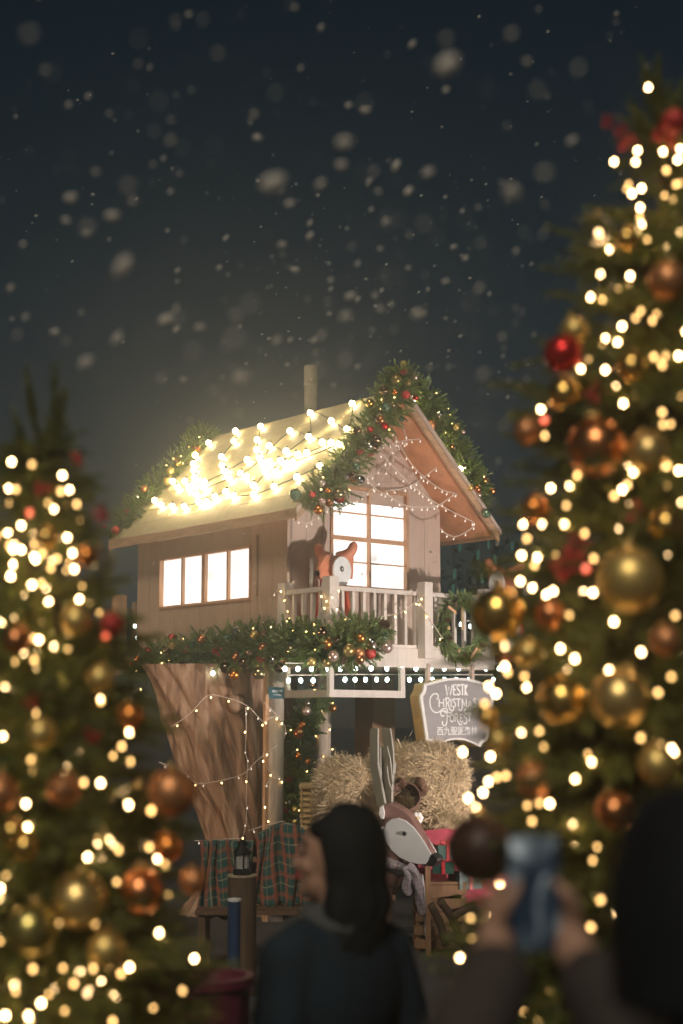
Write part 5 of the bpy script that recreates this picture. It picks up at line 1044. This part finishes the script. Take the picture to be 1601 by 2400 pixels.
pp, LP = person((pb[0], 1.62), fd, HP, 'person in dark jacket seen from behind holding up a phone to film',
    {1: ((0, .17, 1.32), (.24, .26, 1.20), (hx - .06, hy + .075, hz_ - .10)), -1: ((0, -.17, 1.32), (.26, -.17, 1.14), (hx - .06, hy - .06, hz_ - .11)), 'hand': (hx, hy, hz_)},
    {'coat': 'jacket_brown', 'locks': 34, 'hair_end': 1.5, 'hair': [((-.02, 0, 1.565), (.106, .088, .10)), ((-.05, 0, 1.51), (.072, .082, .09)), ((.04, 0, 1.625), (.05, .06, .03))]})
ft_ = np.array([*fd, 0]); rt_ = np.array([fd[1], -fd[0], 0]); up_ = UZ
ph = thing('mobile_phone', 'mobile phone held upright with its lit screen filming the house', 'phone', phc - UZ * .078)
o = MB().ob(phc, rt_ * .038, ft_ * .004, up_ * .078).add('body', MT['phone_body'], ph); bv = o.modifiers.new('bevel', 'BEVEL'); bv.width = .003; bv.segments = 2
m, nt, b = nodes('phone_screen'); n1 = tex(nt, (18, 18, 9), 1.6, 2., dist=.6); r_ = ramp(nt, [(.40, (.008, .018, .03)), (.50, (.025, .04, .052)), (.57, (.16, .19, .19)), (.66, (.60, .63, .62))]); nt.links.new(n1.outputs[0], r_.inputs[0])
nt.links.new(r_.outputs[0], b.inputs['Emission Color']); b.inputs['Emission Strength'].default_value = .5; b.inputs['Base Color'].default_value = (.01, .01, .012, 1); b.inputs['Roughness'].default_value = .2; MT['phone_screen'] = m
MB().ob(phc - ft_ * .0052, rt_ * .035, ft_ * .0006, up_ * .074).add('screen', m, ph); MB().ob(phc + ft_ * .0055 + up_ * .055 - rt_ * .018, rt_ * .014, ft_ * .0018, up_ * .016).add('camera_bump', MT['iron_black'], ph)

# ------------------------------------------------------------------ dark trees far behind, drop lights among them
def far_tree(x, y, h, R, label, seed):
    r = np.random.default_rng(seed); t = thing('background_tree', label, 'tree', (x, y, 0), 'dark trees behind the tree house')
    MB().tube([(x, y, 0), (x + .1, y, h * .4), (x, y, h * .8)], [.22, .16, .05], 10).add('trunk', MT['bark'], t, smooth=True)
    cl = [np.array([x, y, h * .62]) + r.normal(size=3) * np.array([R * .45, R * .45, h * .16]) for _ in range(26)]; V = []; F = []
    for c in cl:
        MB  # clumps of leaf-sized faces
        for _ in range(150):
            p = c + r.normal(size=3) * R * .2; d = r.normal(size=3); d /= np.linalg.norm(d); s = np.cross(d, r.normal(size=3)); s /= np.linalg.norm(s); i0 = len(V); w = .09
            V += [p - d * w, p + s * w * .5, p + d * w, p - s * w * .5]; F.append((i0, i0 + 1, i0 + 2, i0 + 3))
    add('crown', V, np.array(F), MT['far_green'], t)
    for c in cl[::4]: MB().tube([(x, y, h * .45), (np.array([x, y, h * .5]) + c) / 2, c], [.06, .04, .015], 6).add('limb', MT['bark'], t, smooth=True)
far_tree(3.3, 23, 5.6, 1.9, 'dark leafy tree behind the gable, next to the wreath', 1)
dr = [(1060, 1255), (1078, 1270), (1120, 1290), (1145, 1265), (1160, 1300), (1062, 1370), (1085, 1380), (1100, 1240), (1130, 1345), (1065, 1335), (1180, 1330), (1200, 1270), (1150, 1390)]
t = thing('drop_lights', 'teal drop lights hanging in the dark tree beside the gable', 'lights', at(1060, 1240, 19))
for i, (u, v) in enumerate(dr):
    p = at(u, v, 19.5 + (i % 4) * .4); MB().tube([p, p - UZ * .12], .022, 6).add('bulb', MT['teal_drop'], t); MB().tube([p, p + UZ * (.4 + .1 * (i % 3))], .004, 4).add('wire', MT['wire_dark'], t)

# ------------------------------------------------------------------ falling snow
fl6 = lambda x, y: (x * .7015, y * .7015)
SN = [(1495, 215, 95, 1.2), (910, 610, 85, 1.2), (410, 890, 80, 1.1), (1150, 475, 75, .9), (1140, 550, 60, .8), (1430, 575, 60, .8), (1070, 615, 60, .7), (968, 680, 50, .8), (1290, 740, 45, .8), (1155, 1055, 60, .8), (1395, 1048, 55, .9), (553, 1068, 50, 1.2), (668, 1092, 45, .8), (390, 1130, 55, .9), (285, 1210, 65, .9), (183, 1108, 40, .9), (925, 1137, 50, .7), (807, 1262, 60, 1.1), (235, 660, 55, .9), (220, 735, 50, .7), (375, 720, 60, .9), (445, 672, 60, .6), (570, 640, 40, .6), (1220, 368, 40, 1.), (1165, 352, 38, .8), (1490, 300, 40, .8), (860, 460, 38, 1.), (1377, 148, 40, .8), (985, 25, 50, .5), (1365, 638, 40, 1.1), (1322, 555, 40, 1.1), (1233, 605, 35, .8), (1035, 745, 30, .9), (1035, 788, 35, 1.), (942, 817, 40, .9), (755, 795, 25, 1.1), (985, 900, 28, 1.2), (593, 903, 25, 1.), (732, 893, 28, .9), (1105, 935, 35, .8), (1170, 988, 40, 1.), (1195, 1000, 25, 1.), (1195, 880, 35, .7), (1488, 940, 35, .8), (1515, 825, 28, .9), (1555, 862, 30, 1.), (230, 350, 45, .6), (295, 322, 42, .6), (500, 225, 40, .5), (35, 962, 45, .7), (85, 1060, 45, .6), (40, 1065, 30, .6), (590, 1100, 28, 1.1), (612, 1268, 28, 1.), (1050, 1135, 30, 1.), (970, 1135, 28, .8), (560, 770, 25, .7), (365, 800, 25, .6), (1545, 705, 28, .8), (1240, 700, 30, .7), (1270, 830, 35, .6), (1365, 895, 30, .8), (1275, 970, 22, .9), (1105, 965, 22, .9), (1100, 1048, 22, 1.), (290, 780, 50, .6), (1195, 1225, 30, .8), (960, 1218, 22, .9), (365, 380, 50, .4), (570, 400, 55, .4), (640, 300, 50, .35), (510, 550, 50, .4), (600, 580, 40, .4), (615, 800, 45, .4), (835, 405, 40, .4), (220, 1140, 60, .4), (1245, 1103, 35, .6), (1500, 1225, 35, .6), (1710, 640, 85, .9), (1910, 470, 60, .7), (1760, 205, 60, .5)]
V = []; F = []
def flake(c, s):
    rot = np.array(Matrix.Rotation(random.uniform(-.9, .15), 3, 'Y')) @ np.array(Matrix.Rotation(random.uniform(-.5, .5), 3, 'Z')); mb = MB()
    mb.ell((0, 0, 0), .55, .36, .30, 7, 5); mb.ell((.34, .08, .06), .26, .22, .18, 6, 4); mb.ell((-.3, -.08, -.06), .24, .24, .17, 6, 4)
    i0 = len(V)
    for v in mb.V: V.append(c + rot @ (v * s))
    for f in mb.F: F.append([i0 + i for i in f])
CK = FPX * APER
for (x, y, dm, br_) in SN:
    u, v = fl6(x, y); dpx = dm * .7015; cpx = dpx * .72; d = 1 / (cpx / CK + 1 / FOCUS); flake(at(u, v, d), .85 * br_ * dpx * d / FPX)
for k in range(640):
    u, v = random.uniform(0, 1600), random.uniform(-40, 1500) if k % 3 else random.uniform(400, 950); u = random.uniform(520, 1280) if k % 3 == 0 else u; d = random.choice([random.uniform(1.6, 4), random.uniform(3, 9), random.uniform(5, 12)])
    if u < 300 and v > 900 or u > 1250 and v > 800: continue
    flake(at(u, v, d), (.004 + .010 * random.random() ** 2) * (1 + d * .06))
o = add('falling_snow', np.array(V), F, MT['snow_white'], smooth=True, origin=(0, 0, 0)); props(o, 'white snowflakes drifting down through the night air', 'snow', kind='stuff')

# ------------------------------------------------------------------ mist added for the glow round the lights
HAZE = .024
if HAZE:
    hm = bpy.data.materials.new('glow_haze'); hm.use_nodes = True; nt = hm.node_tree; nt.nodes.clear()
    ov = nt.nodes.new('ShaderNodeOutputMaterial'); pv = nt.nodes.new('ShaderNodeVolumePrincipled'); pv.inputs['Color'].default_value = (.92, .94, .95, 1); pv.inputs['Density'].default_value = HAZE; pv.inputs['Anisotropy'].default_value = .8
    nt.links.new(pv.outputs[0], ov.inputs['Volume'])
    o = MB().ob((0, 16, 2.75), (16, 0, 0), (0, 20, 0), (0, 0, 3.75)).add('haze', hm, origin=(0, 16, -1)); props(o, 'thin pale mist added to make the lights glow', 'mist', kind='stuff')
